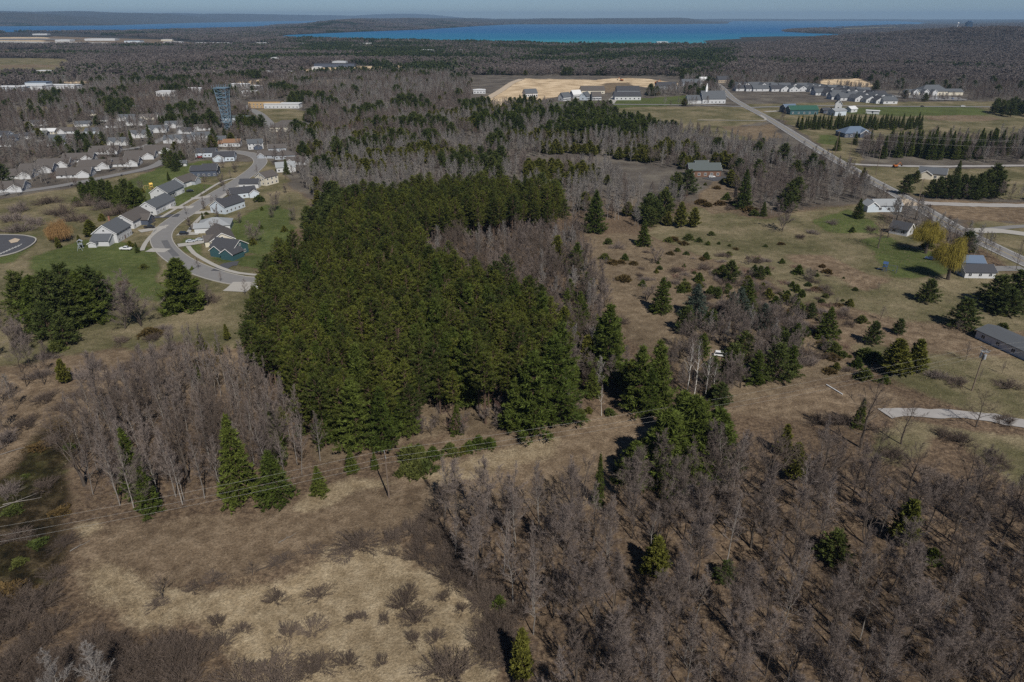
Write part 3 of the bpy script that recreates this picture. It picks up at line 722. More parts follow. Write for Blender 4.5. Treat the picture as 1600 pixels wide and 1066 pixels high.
for pc, lab, ang, rm, wm in [((20, 219), 'dark roofed bungalow at the edge of the bare wood', 8, 'roof_dark', 'siding_dark'), ((46, 216), 'white gabled bungalow beside the teal roofed one', 8, 'roof_dark', 'siding_white'), ((63, 213), 'bungalow with a teal roof', 10, 'roof_sage', 'siding_dark'),
                             ((92, 219), 'grey roofed bungalow with white front by the lane', 4, 'roof_grey', 'siding_white'), ((118, 218), 'brown roofed bungalow beside the dark pines', 4, 'roof_brown', 'siding_white'), ((90, 226), 'pale house with dark gable below the lane', 20, 'roof_sage', 'siding_pale'),
                             ((131, 197), 'white gabled cottage on the lawn', 15, 'roof_grey', 'siding_white'), ((180, 199), 'tan bungalow at the lane end', 3, 'roof_brown', 'siding_white'), ((148, 208), 'pale bungalow under the pines', 8, 'roof_grey', 'siding_pale'), ((78, 209), 'pale flat garage with wide door', 2, 'roof_white', 'siding_cream')]:
    house('bungalow', lab, pc, ang, 15, 9.5, 2.9, 2.4, wm, rm, nw=3)
for k, (pc, wm, rm, lab) in enumerate([((8, 228), 'siding_white', 'roof_grey', 'grey roofed bungalow behind the near villa row'), ((5, 214), 'siding_pale', 'roof_dark', 'dark bungalow at the wood by the villa close'), ((106, 208), 'siding_white', 'roof_brown', 'brown bungalow on the upper close'), ((160, 189), 'siding_white', 'roof_grey', 'grey bungalow under the upper pines'), ((232, 186), 'siding_cream', 'roof_brown', 'brown house in the bare wood behind the dormers'), ((256, 184), 'siding_white', 'roof_dark', 'dark roofed house in the bare wood behind the dormers'),
        ((300, 196), 'siding_white', 'roof_grey', 'grey house on the lane below the tower'), ((318, 203), 'siding_white', 'roof_brown', 'brown house beside the tower pines'), ((292, 208), 'siding_white', 'roof_dark', 'dark roofed villa at the lane corner'), ((340, 222), 'siding_white', 'roof_grey', 'grey villa at the foot of the tower pines'), ((420, 246), 'siding_grey', 'roof_brown', 'brown house inside the street loop'), ((465, 256), 'siding_white', 'roof_brown', 'brown house at the edge of the bare aspens'), ((178, 178), 'siding_white', 'roof_dark', 'dark house in the bare wood above the villas'), ((140, 180), 'siding_cream', 'roof_grey', 'grey house in the bare wood above the villas'), ((60, 196), 'siding_white', 'roof_grey', 'grey house in the clearing of the western wood'), ((215, 172), 'siding_white', 'roof_grey', 'farthest grey house in the wood above the villas')]):
    house('bungalow', lab, pc, random.uniform(-5, 25), 16, 10, 2.7, 2.9, wm, rm, nw=3, wings=[(-4, -4, 1, 4, 5, 2.6, 1.9)])
SCALE = .85
# hall with the tan roof and the ochre commercial building
house('community_hall', 'big hall with a tan-brown hipped roof above the bare wood', (455, 203), 3, 34, 20, 4, 4.6, 'siding_cream', 'roof_brown', cat='hall', hip=True, nw=7)
house('white_annex', 'pale blue-grey flat office behind the dark pines near the lattice tower', (372, 190), 3, 30, 12, 4.5, 1.2, 'siding_pale', 'roof_sage', cat='office', nw=6)
house('commercial_building', 'ochre and white commercial block with a row of dark windows', (417, 168), 2, 36, 16, 7.5, .8, 'siding_yellow', 'roof_brown', cat='commercial block', hip=True, storeys=2, nw=9)
house('commercial_annex', 'long white flat building joined to the ochre block', (443, 168.5), 0, 40, 14, 5, .6, 'siding_white', 'roof_white', cat='commercial block', hip=True, nw=9)
SCALE = 1.0
# church
ch = house('church', 'white church with grey roof, tall gable and slim white steeple', (1112, 161), 4, 24, 13, 4.8, 7.0, 'siding_white', 'roof_grey', cat='church', nw=6, wings=[(-19, 1, 0, 15, 12, 3.6, 4.0)], keep=32)
s = MB(); s.box(-.9, .9, -.9, .9, 0, 3.5); s.add([(-1.0, -1.0, 3.5), (1.0, -1.0, 3.5), (1.0, 1.0, 3.5), (-1.0, 1.0, 3.5), (0, 0, 9)], [(0, 3, 2, 1), (0, 1, 4), (1, 2, 4), (2, 3, 4), (3, 0, 4)])
obj('steeple', s.mesh('steeple', M['trim']), ch, (-7, 0, 10.6))
d = MB(); d.box(-.06, .06, -1.3, 1.3, 0, 3.2); obj('door', d.mesh('door', M['door']), ch, (12.05, 0, .0))
# residence blocks by the sand pit, and their neighbours
for i, (pc, L, W, ang, wm, rm, lab) in enumerate([((925, 146), 27, 14, 4, 'siding_cream', 'roof_brown', 'long brown roofed residence below the sand pit'), ((980, 146), 26, 13, 2, 'siding_grey', 'roof_dark', 'rear of two long charcoal roofed residences east of the drive'),
                         ((979, 155.5), 28, 14, 2, 'siding_white', 'roof_dark', 'front of two long charcoal roofed residences east of the drive'), ((899, 153), 11, 8, 30, 'siding_white', 'roof_white', 'small house with bright white gable by the church road'), ((914, 156), 11, 8, 60, 'siding_pale', 'roof_grey', 'small grey roofed house with pale gable by the church road'),
                         ((882, 157), 11, 8, 40, 'siding_white', 'roof_grey', 'small white house at the west end of the church road row'), ((931, 156), 10, 8, 10, 'siding_white', 'roof_brown', 'low white fronted house beside the long brown residence'), ((828, 151), 14, 10, 20, 'siding_white', 'roof_grey', 'white house half hidden under the sand pit edge'),
                         ((1040, 139), 24, 13, 4, 'siding_grey', 'roof_dark', 'dark roofed block behind the church'), ((1078, 134), 24, 13, 8, 'siding_grey', 'roof_grey', 'grey roofed block beside the far main road'), ((1099, 130.5), 11, 7, 0, 'siding_white', 'roof_white', 'white flat shed beside the far main road'), ((1128, 129), 16, 11, 10, 'siding_tan', 'roof_dark', 'tan house at the foot of the pine hill')]):
    house('residence' if L > 23 else 'cottage', lab, pc, ang, L, W, 4, 4, wm, rm, plain=True, nw=6)
# estate of grey roofed houses
est = []
for r_, (y0, y1, x0, x1, n) in enumerate([(137, 139, 1150, 1250, 9), (142, 142.5, 1158, 1262, 9), (139, 146, 1265, 1345, 8), (143, 152, 1268, 1372, 9), (148, 158, 1280, 1388, 9), (155, 162, 1305, 1385, 6)]):
    for k in range(n):
        t = k / (n - 1); est.append((x0 + (x1 - x0) * t + random.uniform(-2, 2), y0 + (y1 - y0) * t + random.uniform(-.4, .4)))
for k, pc in enumerate(est):
    house('estate_house', 'grey roofed white house among the tight rows of the estate below the ridge', pc, random.choice((5, 8, 95, 100)), 15, 11.5, 3.2, 3.4, 'siding_white', random.choice(('roof_grey', 'roof_grey', 'roof_dark')), group='estate houses in tight rows', plain=True, nw=2)
# clinic
cl = house('clinic', 'large grey roofed clinic with white portico gables and wings', (1453, 148), 3, 32, 17, 4.5, 6, 'siding_cream', 'roof_grey', cat='clinic', hip=True, nw=8, keep=45,
           wings=[(-22, -4, 0, 20, 11, 3.6, 2.6), (-14, -11, 1, 7, 6, 4.4, 2.4, 'siding_white'), (-25, -10, 1, 6, 6, 4.4, 2.4, 'siding_white'), (-4, -11, 1, 7, 6, 4, 2.4, 'siding_white'), (24, -3, 0, 18, 11, 3.6, 2.8)])
# farmyard east of the main road
house('long_barn', 'long green metal barn with green roof', (1252, 178), 3, 26, 11, 4.2, 3.0, 'siding_green', 'roof_green', cat='barn', nw=5)
house('barn_annex', 'small blue-grey barn attached beside the green one', (1231, 175), 15, 12, 10, 4, 3, 'siding_dark', 'roof_blue', cat='barn', nw=2)
house('metal_shed', 'pale blue metal shed with an open bay', (1307, 180), 20, 13, 9, 4.2, 1.6, 'siding_pale', 'roof_light', cat='shed', nw=1)
house('white_shed', 'white gabled shed by itself in the yard', (1329, 175), 30, 9, 7, 3, 2.0, 'siding_white', 'roof_white', cat='shed', nw=1)
house('tall_shed', 'narrow white gable shed next to the estate corner', (1309, 170), 70, 8, 6, 5, 3.4, 'siding_white', 'roof_dark', cat='shed', nw=1)
house('yard_trailer', 'long white trailer parked in the farmyard', (1363, 178), 150, 11, 3, 2.8, .4, 'siding_white', 'roof_white', cat='trailer', nw=1, plain=True)
house('dark_shed', 'dark little shed under a yellow-green tree', (1289, 177), 10, 7, 6, 3, 1.8, 'siding_dark', 'roof_dark', cat='shed', nw=1)
# houses on the east side
house('blue_roof_house', 'house with a blue-grey hipped roof and a conifer at its front', (1333, 213), 5, 21, 13, 3.2, 3.8, 'siding_dark', 'roof_blue', hip=True, wings=[(4, -4, 1, 8, 7, 3, 2.4)])
house('cream_house', 'cream gabled house with grey roof above the pine row', (1455, 278), 150, 13, 9, 3.2, 2.4, 'siding_cream', 'roof_grey', wings=[(3, 3, 1, 6, 6, 2.8, 1.8)])
house('ranch_house', 'pale ranch house with silver roof behind the bare maple', (1381, 328), 2, 12, 7.5, 3.0, 1.9, 'siding_pale', 'roof_light', wings=[(-7.5, -1, 1, 6, 5, 2.8, 1.8)])
house('cottage', 'small dark roofed cottage with white end beside the willows', (1407, 365), 130, 7, 5.6, 2.7, 2.1, 'siding_white', 'roof_dark', nw=2)
house('garage_block', 'slate blue garage with white eaves, farther of the pair by the willow', (1509, 416), 175, 11, 8, 3.0, 2.0, 'siding_pale', 'roof_blue', gar=[('Y', 2, 1)], nw=2, S=.8)
house('garage_block', 'slate blue bungalow with white front wall, nearer of the pair by the willow', (1522, 430), 178, 13, 8, 2.8, 2.2, 'siding_white', 'roof_dark', nw=3, S=.78)
house('manufactured_home', 'low grey roofed manufactured home with white gable end at the picture edge', (1586, 546), 107, 22, 9.5, 2.9, 1.3, 'siding_white', 'roof_grey', nw=4, S=.8)
house('hill_house', 'log brown house with sage green roofs and raised middle above the meadow', (1098, 274), 2, 17.5, 9, 3.8, 3.0, 'siding_log', 'roof_sage', wings=[(-1, 2, 0, 7, 6, 5.8, 1.9)], storeys=1)
# far buildings
for pc, L, W, h_, wm, rm, lab in [((524, 105), 70, 22, 6, 'siding_dark', 'roof_dark', 'long dark school building with a white upper block beyond the wood'), ((532, 104.6), 24, 14, 9, 'siding_white', 'roof_white', 'white upper block on the dark school'), ((496, 110), 16, 8, 5, 'siding_white', 'roof_white', 'small white shed before the dark school'),
        ((20, 142), 36, 22, 5, 'siding_pale', 'roof_white', 'long white industrial shed beside the pines'), ((58, 140), 30, 20, 5, 'siding_white', 'roof_white', 'second long white industrial shed near the wood'), ((102, 138), 36, 14, 4, 'siding_white', 'roof_white', 'widest of the white industrial sheds'), ((62, 136), 26, 14, 6, 'siding_pale', 'roof_blue', 'blue-grey block behind the white industrial sheds'),
        ((102, 65), 55, 30, 6, 'siding_white', 'roof_white', 'white hangar on the airfield'), ((160, 63.5), 110, 40, 7, 'siding_white', 'roof_white', 'wide white hangar row on the airfield'), ((210, 66.5), 55, 30, 6, 'siding_pale', 'roof_blue', 'bright blue roofed hangar'), ((272, 68), 60, 20, 5, 'siding_white', 'roof_white', 'white depot between hangar and woods'), ((332, 69.7), 120, 22, 5, 'siding_white', 'roof_white', 'very long white depot at the wood edge'),
        ((262, 64), 40, 20, 5, 'siding_cream', 'roof_white', 'cream depot behind the white one'), ((65, 55), 70, 30, 6, 'siding_white', 'roof_white', 'far white terminal by the water'), ((410, 70), 40, 20, 6, 'siding_white', 'roof_white', 'white building in the dark woods'), ((480, 71), 50, 20, 6, 'siding_cream', 'roof_white', 'cream building in the dark woods'), ((575, 71), 60, 24, 6, 'siding_white', 'roof_white', 'white sheds on the sandy clearing'),
        ((668, 83), 36, 16, 7, 'siding_white', 'roof_white', 'white roof alone in the far wood'), ((715, 83), 24, 14, 7, 'siding_white', 'roof_white', 'smaller white roof alone in the far wood'), ((434, 96), 22, 12, 7, 'siding_white', 'roof_white', 'white cabin in the bare wood'), ((1034, 69.5), 36, 20, 8, 'siding_white', 'roof_white', 'bright white marina building on the bay shore'),
        ((447, 117), 20, 9, 5, 'siding_white', 'roof_white', 'white truck depot by the sandy clearing'), ((413, 117), 26, 10, 5, 'siding_white', 'roof_white', 'white shed in the bare wood by the clearing'), ((262, 150), 20, 10, 5, 'siding_white', 'roof_white', 'white house in the bare wood near the lattice tower'), ((303, 145), 20, 9, 5, 'siding_white', 'roof_white', 'pale house in the bare wood beside the lattice tower'), ((375, 138), 24, 10, 5, 'siding_white', 'roof_white', 'white house behind the lattice tower'), ((391, 150), 16, 8, 5, 'siding_white', 'roof_white', 'white bungalow between tower and ochre block'), ((400, 141), 16, 8, 5, 'siding_pale', 'roof_white', 'pale house above the ochre block'),
        ((72, 117), 22, 12, 6, 'siding_cream', 'roof_white', 'cream farm building beside the olive field'), ((90, 125), 18, 9, 5, 'siding_cream', 'roof_white', 'low cream shed under the dark pines'), ((749, 146), 14, 9, 4, 'siding_white', 'roof_white', 'white hut by the pit track')]:
    house('far_building', lab, pc, random.uniform(-6, 6), L, W, h_, .8, wm, rm, cat='building', hip=True, plain=True, nw=4)
# dark blue hotel tower, and the water tower beside it
g = (*flat(1511, 50), 22.0); root = tag(obj('hotel_tower', None, None, g), 'dark blue glass hotel tower on the far right skyline', 'tower')
a = MB(); a.box(-17, 17, -10, 10, -24, 33); a.box(-8, 8, -6, 6, 33, 38); obj('wall', a.mesh('wall', paint('tower_blue', (.012, .05, .12), .4, .1, .05)), root)
for k in range(9):
    a = MB(); a.box(-16.5, 16.5, -10.4, -10.05, 1 + k * 3.5, 2.9 + k * 3.5); obj('window', a.mesh('window', M['glass']), root)
a = MB(); a.box(-60, 40, -25, 10, -24, 4); obj('podium', a.mesh('podium', M['siding_white']), root, (70, -10, 0))
KEEP.append((g[0], g[1], 80))
g = (*flat(1494, 50), 22.0); root = tag(obj('water_tower', None, None, g), 'white water tower on a slim stem beside the dark hotel', 'water tower')
a = MB(); a.tube((0, 0, -24), (0, 0, 24), 1.6, 1.3, 10); obj('stem', a.mesh('stem', M['trim']), root)
import bmesh as _b
bm = _b.new(); _b.ops.create_uvsphere(bm, u_segments=16, v_segments=10, radius=5); me = bpy.data.meshes.new('tank'); bm.to_mesh(me); bm.free(); me.materials.append(M['trim']); o = obj('tank', me, root, (0, 0, 26), None, (1, 1, .8))
# lattice tower
g = G(357, 203); root = tag(obj('lattice_tower', None, None, g), 'tall blue-grey lattice tower that widens towards its top', 'tower')
KEEP.append((g[0], g[1], 9))
HT = 31.0
hw_ = lambda t: 1.9 + 2.3 * t ** 1.3
for sx_ in (-1, 1):
    for sy_ in (-1, 1):
        a = MB()
        for k in range(10):
            t0, t1 = k / 10, (k + 1) / 10
            a.tube((sx_ * hw_(t0), sy_ * hw_(t0), -.5 + HT * t0), (sx_ * hw_(t1), sy_ * hw_(t1), -.5 + HT * t1), .3, .3, 5)
        obj('leg', a.mesh('leg', M['steel_blue']), root)
for k in range(1, 11):
    t = k / 10; q = hw_(t); a = MB(); z = HT * t - .5; tp = (k - 1) / 10; qp = hw_(tp); zp = HT * tp - .5
    cs = [(-1, -1), (1, -1), (1, 1), (-1, 1)]
    for i in range(4):
        c0, c1 = cs[i], cs[(i + 1) % 4]
        a.tube((c0[0] * q, c0[1] * q, z), (c1[0] * q, c1[1] * q, z), .22, .22, 4)
        a.tube((c0[0] * qp, c0[1] * qp, zp), (c1[0] * q, c1[1] * q, z), .15, .15, 4); a.tube((c1[0] * qp, c1[1] * qp, zp), (c0[0] * q, c0[1] * q, z), .15, .15, 4)
    a.box(-q, q, -q, q, z + .1, z + .2) if k % 2 == 0 else None
    obj('brace', a.mesh('brace', M['steel_blue']), root)
a = MB(); q = hw_(1) + .6; a.box(-q, q, -q, q, HT - .2, HT + .2)
for i in range(-3, 4): a.tube((i * 1.8, -q, HT), (i * 1.8, -q, HT + 2.2), .12, .12, 4); a.tube((i * 1.8, q, HT), (i * 1.8, q, HT + 2.2), .12, .12, 4)
obj('platform', a.mesh('platform', M['steel_blue']), root)
# ------------------------------------------------------------------ tree shapes
def unit(v): return v / (np.linalg.norm(v, axis=-1, keepdims=True) + 1e-9)
class TB:
    """triangle soup for one tree part: tubes and blades, each with a shade value"""
    def __init__(s): s.V, s.T, s.S, s.Mi, s.n = [], [], [], [], 0
    def put(s, V, T, sh, mi=0):
        s.V.append(V); s.T.append(T + s.n); s.S.append(np.broadcast_to(sh, (len(V),)).astype(np.float32)); s.Mi.append(np.full(len(T), mi, np.int32)); s.n += len(V)
    def tube(s, P, r, sides=4, sh=.5, mi=0):
        P = np.asarray(P, float); n = len(P); r = np.broadcast_to(r, (n,))
        T = unit(np.gradient(P, axis=0)); ref = np.where(np.abs(T[:, 2:3]) > .9, [[1., 0, 0]], [[0, 0, 1.]])
        A = unit(np.cross(T, ref)); B = np.cross(T, A)
        an = np.arange(sides) * 2 * math.pi / sides
        V = (P[:, None] + r[:, None, None] * (np.cos(an)[None, :, None] * A[:, None] + np.sin(an)[None, :, None] * B[:, None])).reshape(-1, 3)
        i = np.arange(n - 1)[:, None] * sides + np.arange(sides)[None]; j = np.arange(n - 1)[:, None] * sides + (np.arange(sides)[None] + 1) % sides
        t1 = np.stack([i, j, j + sides], -1).reshape(-1, 3); t2 = np.stack([i, j + sides, i + sides], -1).reshape(-1, 3)
        s.put(V, np.vstack([t1, t2]), sh, mi)
    def spikes(s, P0, P1, r, rng, mi=0, shade=None):
        """many thin three sided spikes at once"""
        n = len(P0); D = unit(P1 - P0); A = unit(np.cross(D, rng.normal(size=(n, 3)))); B = np.cross(D, A)
        r = np.broadcast_to(r, (n,))[:, None]
        V = np.stack([P0 + A * r, P0 - .5 * A * r + .87 * B * r, P0 - .5 * A * r - .87 * B * r, P1], 1).reshape(-1, 3)
        k = np.arange(n)[:, None] * 4
        T = np.concatenate([k + [0, 1, 3], k + [1, 2, 3], k + [2, 0, 3]])
        sh = rng.uniform(.2, .8, n) if shade is None else shade
        s.put(V, T, np.repeat(sh, 4), mi)
    def blades(s, C, D, size, width, k, spread, rng, mi=0, shade=None):
        """k leaf blades from every centre C, around direction D"""
        n = len(C); C = np.repeat(C, k, 0); size = np.repeat(np.broadcast_to(size, (n,)), k)
        d = unit(np.repeat(D, k, 0) + rng.normal(size=(n * k, 3)) * spread)
        side = unit(np.cross(d, rng.normal(size=(n * k, 3)))) * (width * size * rng.uniform(.7, 1.3, n * k))[:, None]
        C = C + rng.normal(size=C.shape) * (size * .18)[:, None]
        L = (size * rng.uniform(.7, 1.25, n * k))[:, None]
        V = np.stack([C - side, C + side, C + d * L], 1).reshape(-1, 3)
        T = np.arange(n * k * 3).reshape(-1, 3)
        sh = np.repeat(rng.uniform(.15, .85, n) if shade is None else shade, k) + rng.uniform(-.15, .15, n * k)
        s.put(V, T, np.repeat(np.clip(sh, 0, 1), 3), mi)
    def mesh(s, name, mats):
        return mesh_np(name, np.vstack(s.V), np.vstack(s.T), mats, np.concatenate(s.Mi), np.concatenate(s.S))

def conifer(seed, h, cb, R0, prof, nb, el0, el1, nt_, size, blades=9, width=.22, spread=.75, whorls=0, irregular=.25, mats=('bark_pine', 'red_pine'), trunk_r=.17, dead=0, up=.35, inner=.3):
    """h height, cb crown base, R0 largest reach, prof(t) its outline, el0..el1 branch elevation from base to top"""
    rng = np.random.default_rng(seed)
    tr, cr = TB(), TB()
    lean = rng.normal(size=2) * .012 * h
    ax = lambda z: np.stack([lean[0] * (z / h) ** 2, lean[1] * (z / h) ** 2, z], -1)
    zz = np.linspace(-.3, h * .985, 8)
    tr.tube(ax(zz), trunk_r * (1 - zz / h * .93) + .012, 6, rng.uniform(.3, .7))
    if dead:
        z = rng.uniform(h * .12, cb + .1 * h, dead); a = rng.uniform(0, 6.28, dead); l = rng.uniform(.5, 1.5, dead)
        P0 = ax(z); tr.spikes(P0, P0 + np.stack([np.cos(a) * l, np.sin(a) * l, rng.uniform(-.25, .25, dead)], 1), .035, rng)
    Cs, Ds, Ss = [], [], []
    for i in range(nb):
        t = (i + rng.uniform(0, 1)) / nb
        if whorls: t = min(.985, (math.floor(t * whorls) + rng.uniform(.3, .5)) / whorls)
        z = cb + t * (h - cb) * .97
        a = i * 2.39996 + rng.uniform(-.5, .5)
        L = R0 * prof(t) * (1 + rng.uniform(-irregular, irregular)) + .12
        el = R(el0 + (el1 - el0) * t + rng.uniform(-9, 9))
        out = np.array([math.cos(a), math.sin(a), 0])
        p0 = ax(np.array([z]))[0]
        f = np.linspace(0, 1, 4)[:, None]
        P = p0 + out * (L * f * math.cos(el)) + np.array([0, 0, 1]) * (L * f * math.sin(el) + up * L * .25 * f ** 2)
        cr.tube(P, np.linspace(.055, .012, 4) * min(1.3, .4 + L / 3), 3, .4, 0)
        k = max(2, int(round(nt_ * (L / R0) ** .8)))
        u = inner + (1 - inner) * (np.arange(k) + rng.uniform(.2, .9, k)) / k
        q = p0 + out * (L * u * math.cos(el))[:, None] + np.array([0, 0, 1]) * (L * u * math.sin(el) + up * L * .25 * u ** 2)[:, None]
        lat = np.array([-out[1], out[0], 0]); sd = rng.uniform(-1, 1, k) * L * .26 * (1.15 - u * .75)
        q = q + lat * sd[:, None]
        Cs.append(q); Ds.append(unit(out * .65 + np.array([0, 0, up]) + lat * np.sign(sd)[:, None] * .35)); Ss.append(size * rng.uniform(.8, 1.25, k) * (1 - .25 * t))
    Cs, Ds, Ss = np.vstack(Cs), np.vstack(Ds), np.concatenate(Ss)
    cr.blades(Cs, Ds, Ss, width, blades, spread, rng, 1)
    # the leader
    q = ax(np.linspace(h * .9, h * .99, 4)); cr.blades(q, np.tile([0, 0, 1.], (4, 1)), size * .7, width, blades, spread * .7, rng, 1)
    return tr.mesh('trunk', [M[mats[0]]]), cr.mesh('crown', [M[mats[0]], M[mats[1]]]), h

def bare(seed, h, spread_, n1, fork=.35, el=(35, 70), twig='twig', bark='bark', r0=.17, n2=7, n3=7, multi=1, tw=.012, droop=0.0, tl=1.0):
    rng = np.random.default_rng(seed)
    tr, cr = TB(), TB()
    stems = []
    for s in range(multi):
        a = rng.uniform(0, 6.28) + s * 6.28 / multi; ln = (0.04 if multi == 1 else rng.uniform(.12, .4)) * h
        hh = h * (rng.uniform(.8, 1.0) if s else 1.0)
        z = np.linspace(0, 1, 7); k = np.array([math.cos(a), math.sin(a)])
        P = np.stack([k[0] * ln * z ** 1.2, k[1] * ln * z ** 1.2, -.3 + (hh + .3) * z * (.93)], 1)
        P[1:, :2] += np.cumsum(rng.normal(size=(6, 2)), 0) * .012 * h
        rr = r0 * (1 - z * .93) * (1 if multi == 1 else .7)
        tr.tube(P, rr, 6, rng.uniform(.3, .7)); stems.append((P, rr, hh))
    B1 = []
    for P, rr, hh in stems:
        nn = max(5, n1 // multi)
        for i in range(nn):
            t = fork + (1 - fork) * ((i + rng.uniform(0, 1)) / nn) * .98
            f = t * 6; j = min(5, int(f)); p0 = P[j] + (P[j + 1] - P[j]) * (f - j)
            a = i * 2.39996 + rng.uniform(-.6, .6); e = R(el[0] + (el[1] - el[0]) * t + rng.uniform(-14, 14))
            L = spread_ * (1.15 - .75 * (t - fork) / (1 - fork)) * rng.uniform(.7, 1.15)
            d = np.array([math.cos(a) * math.cos(e), math.sin(a) * math.cos(e), math.sin(e)])
            g = np.linspace(0, 1, 5)[:, None]
            Q = p0 + d * L * g + np.array([0, 0, 1]) * (L * .14 * g ** 2) + np.cumsum(rng.normal(size=(5, 3)), 0) * .035 * L * (g > 0)
            rb = max(.018, rr[j] * .45)
            cr.tube(Q, np.linspace(rb, .012, 5), 4, rng.uniform(.25, .6), 0); B1.append((Q, L))
    T0, T1, TR = [], [], []
    for Q, L in B1:
        for i in range(n2):
            t = .22 + .78 * (i + rng.uniform(0, 1)) / n2; f = t * 4; j = min(3, int(f)); p0 = Q[j] + (Q[j + 1] - Q[j]) * (f - j)
            d = unit(unit(Q[j + 1] - Q[j]) + rng.normal(size=3) * .62 + np.array([0, 0, .25 - droop]))
            l2 = L * .42 * rng.uniform(.6, 1.1) * (1.15 - .5 * t)
            q = p0 + d * l2 * np.array([0, .5, 1])[:, None] + np.array([0, 0, 1]) * (np.array([0, .02, .08 - droop * .3]) * l2)[:, None]
            cr.tube(q, np.array([.02, .013, .007]), 3, rng.uniform(.25, .7), 1)
            k = n3; u = rng.uniform(.1, 1, k)[:, None]
            p = q[0] + (q[2] - q[0]) * u
            dd = unit(d + rng.normal(size=(k, 3)) * .7 + np.array([0, 0, .3 - droop]))
            T0.append(p); T1.append(p + dd * (l2 * rng.uniform(.35, .8, k) * tl + .12)[:, None])
    T0, T1 = np.vstack(T0), np.vstack(T1)
    cr.spikes(T0, T1, tw * rng.uniform(.7, 1.3, len(T0)), rng, 1)
    return tr.mesh('trunk', [M[bark]]), cr.mesh('crown', [M[bark], M[twig]]), h

def bush(seed, r, h, ns, twig='twig_dark', tw=.012, n2=9):
    """many stems fanning from the ground"""
    rng = np.random.default_rng(seed); cr = TB()
    a = rng.uniform(0, 6.28, ns); l = h * rng.uniform(.45, 1.05, ns)
    q = np.sqrt(rng.uniform(0, 1, ns)) * r * (1 + .35 * np.sin(a * 2 + seed) + .2 * np.sin(a * 3 + seed * 2.3)); l *= 1 + .3 * np.sin(a + seed * 1.7)
    P0 = np.stack([np.cos(a) * q * .45, np.sin(a) * q * .45, np.full(ns, -.1)], 1)
    P1 = np.stack([np.cos(a) * q * 1.1, np.sin(a) * q * 1.1, l * np.sqrt(np.clip(1.05 - (q / r) ** 2 * .6, .15, 1))], 1)
    cr.spikes(P0, P1, tw * 1.6, rng)
    u = rng.uniform(.2, 1, (ns, n2, 1)); b = (P0[:, None] + (P1 - P0)[:, None] * u).reshape(-1, 3)
    d = unit(np.repeat(unit(P1 - P0), n2, 0) + rng.normal(size=(ns * n2, 3)) * .75)
    cr.spikes(b, b + d * (h * rng.uniform(.15, .4, len(b)))[:, None], tw, rng)
    return cr.mesh('bush', [M[twig]]), h

def mound(seed, r, h, n, mat, size=.4, blades=9, point=0.0):
    """a low evergreen: sprays over a dome, solid to the ground"""
    rng = np.random.default_rng(seed); cr = TB()
    a = rng.uniform(0, 6.28, n); t = rng.uniform(0, 1, n) ** .8
    lump = 1 + .28 * np.sin(a * 3 + seed) + .15 * np.sin(a * 5 + t * 6 + seed * 2)
    rr = r * ((1 - t) ** (.55 + point * .5)) * lump * rng.uniform(.55, 1, n)
    C = np.stack([np.cos(a) * rr, np.sin(a) * rr, h * t * rng.uniform(.8, 1, n)], 1)
    D = unit(np.stack([np.cos(a) * .6, np.sin(a) * .6, np.full(n, .75)], 1))
    cr.blades(C, D, size * rng.uniform(.8, 1.3, n), .26, blades, .6, rng)
    return cr.mesh('foliage', [M[mat]]), h

def willow(seed, h, r, mat, n=260, per=9, bark='bark'):
    rng = np.random.default_rng(seed); tr, cr = TB(), TB()
    z = np.linspace(0, 1, 5); tr.tube(np.stack([.3 * z, .2 * z, -.3 + h * .5 * z], 1), .5 * (1 - .5 * z), 7, .5)
    tips = []
    for i in range(26):
        a = i * 2.4; e = R(rng.uniform(25, 80)); L = r * rng.uniform(.7, 1.1)
        g = np.linspace(0, 1, 5)[:, None]; d = np.array([math.cos(a) * math.cos(e), math.sin(a) * math.cos(e), math.sin(e) * h * .55 / r])
        Q = np.array([.25, .15, h * rng.uniform(.3, .5)]) + d * L * g - np.array([0, 0, 1]) * L * .12 * g ** 2
        cr.tube(Q, np.linspace(.16, .03, 5), 4, .4, 0); tips.append(Q)
    T = np.array(tips)
    k = rng.integers(0, 26, n); f = rng.uniform(1.2, 4, n); j = np.minimum(3, f.astype(int)); p = T[k, j] + (T[k, j + 1] - T[k, j]) * (f - j)[:, None]
    p = np.repeat(p, per, 0) + rng.normal(size=(n * per, 3)) * [.5, .5, .35]
    out = unit(p * [1, 1, 0]) * rng.uniform(.1, .9, (n * per, 1))
    L = rng.uniform(1.6, 4.2, n * per) * np.clip(p[:, 2] / h * 1.3, .3, 1)
    mid = p + out * .6 - np.array([0, 0, 1]) * (L * .35)[:, None]; end = p + out * .95 - np.array([0, 0, 1]) * L[:, None]
    end[:, 2] = np.maximum(end[:, 2], .7)
    cr.spikes(p, mid, .022, rng, 1); cr.spikes(mid + out * 0, end, .028, rng, 1)
    # upright sprays over the top so that the dome is closed
    q = np.repeat(T[:, 3], 40, 0) + rng.normal(size=(26 * 40, 3)) * .7
    cr.spikes(q, q + unit(rng.normal(size=q.shape) + [0, 0, .6]) * rng.uniform(.5, 1.4, (len(q), 1)), .025, rng, 1)
    return tr.mesh('trunk', [M[bark]]), cr.mesh('crown', [M[bark], M[mat]]), h

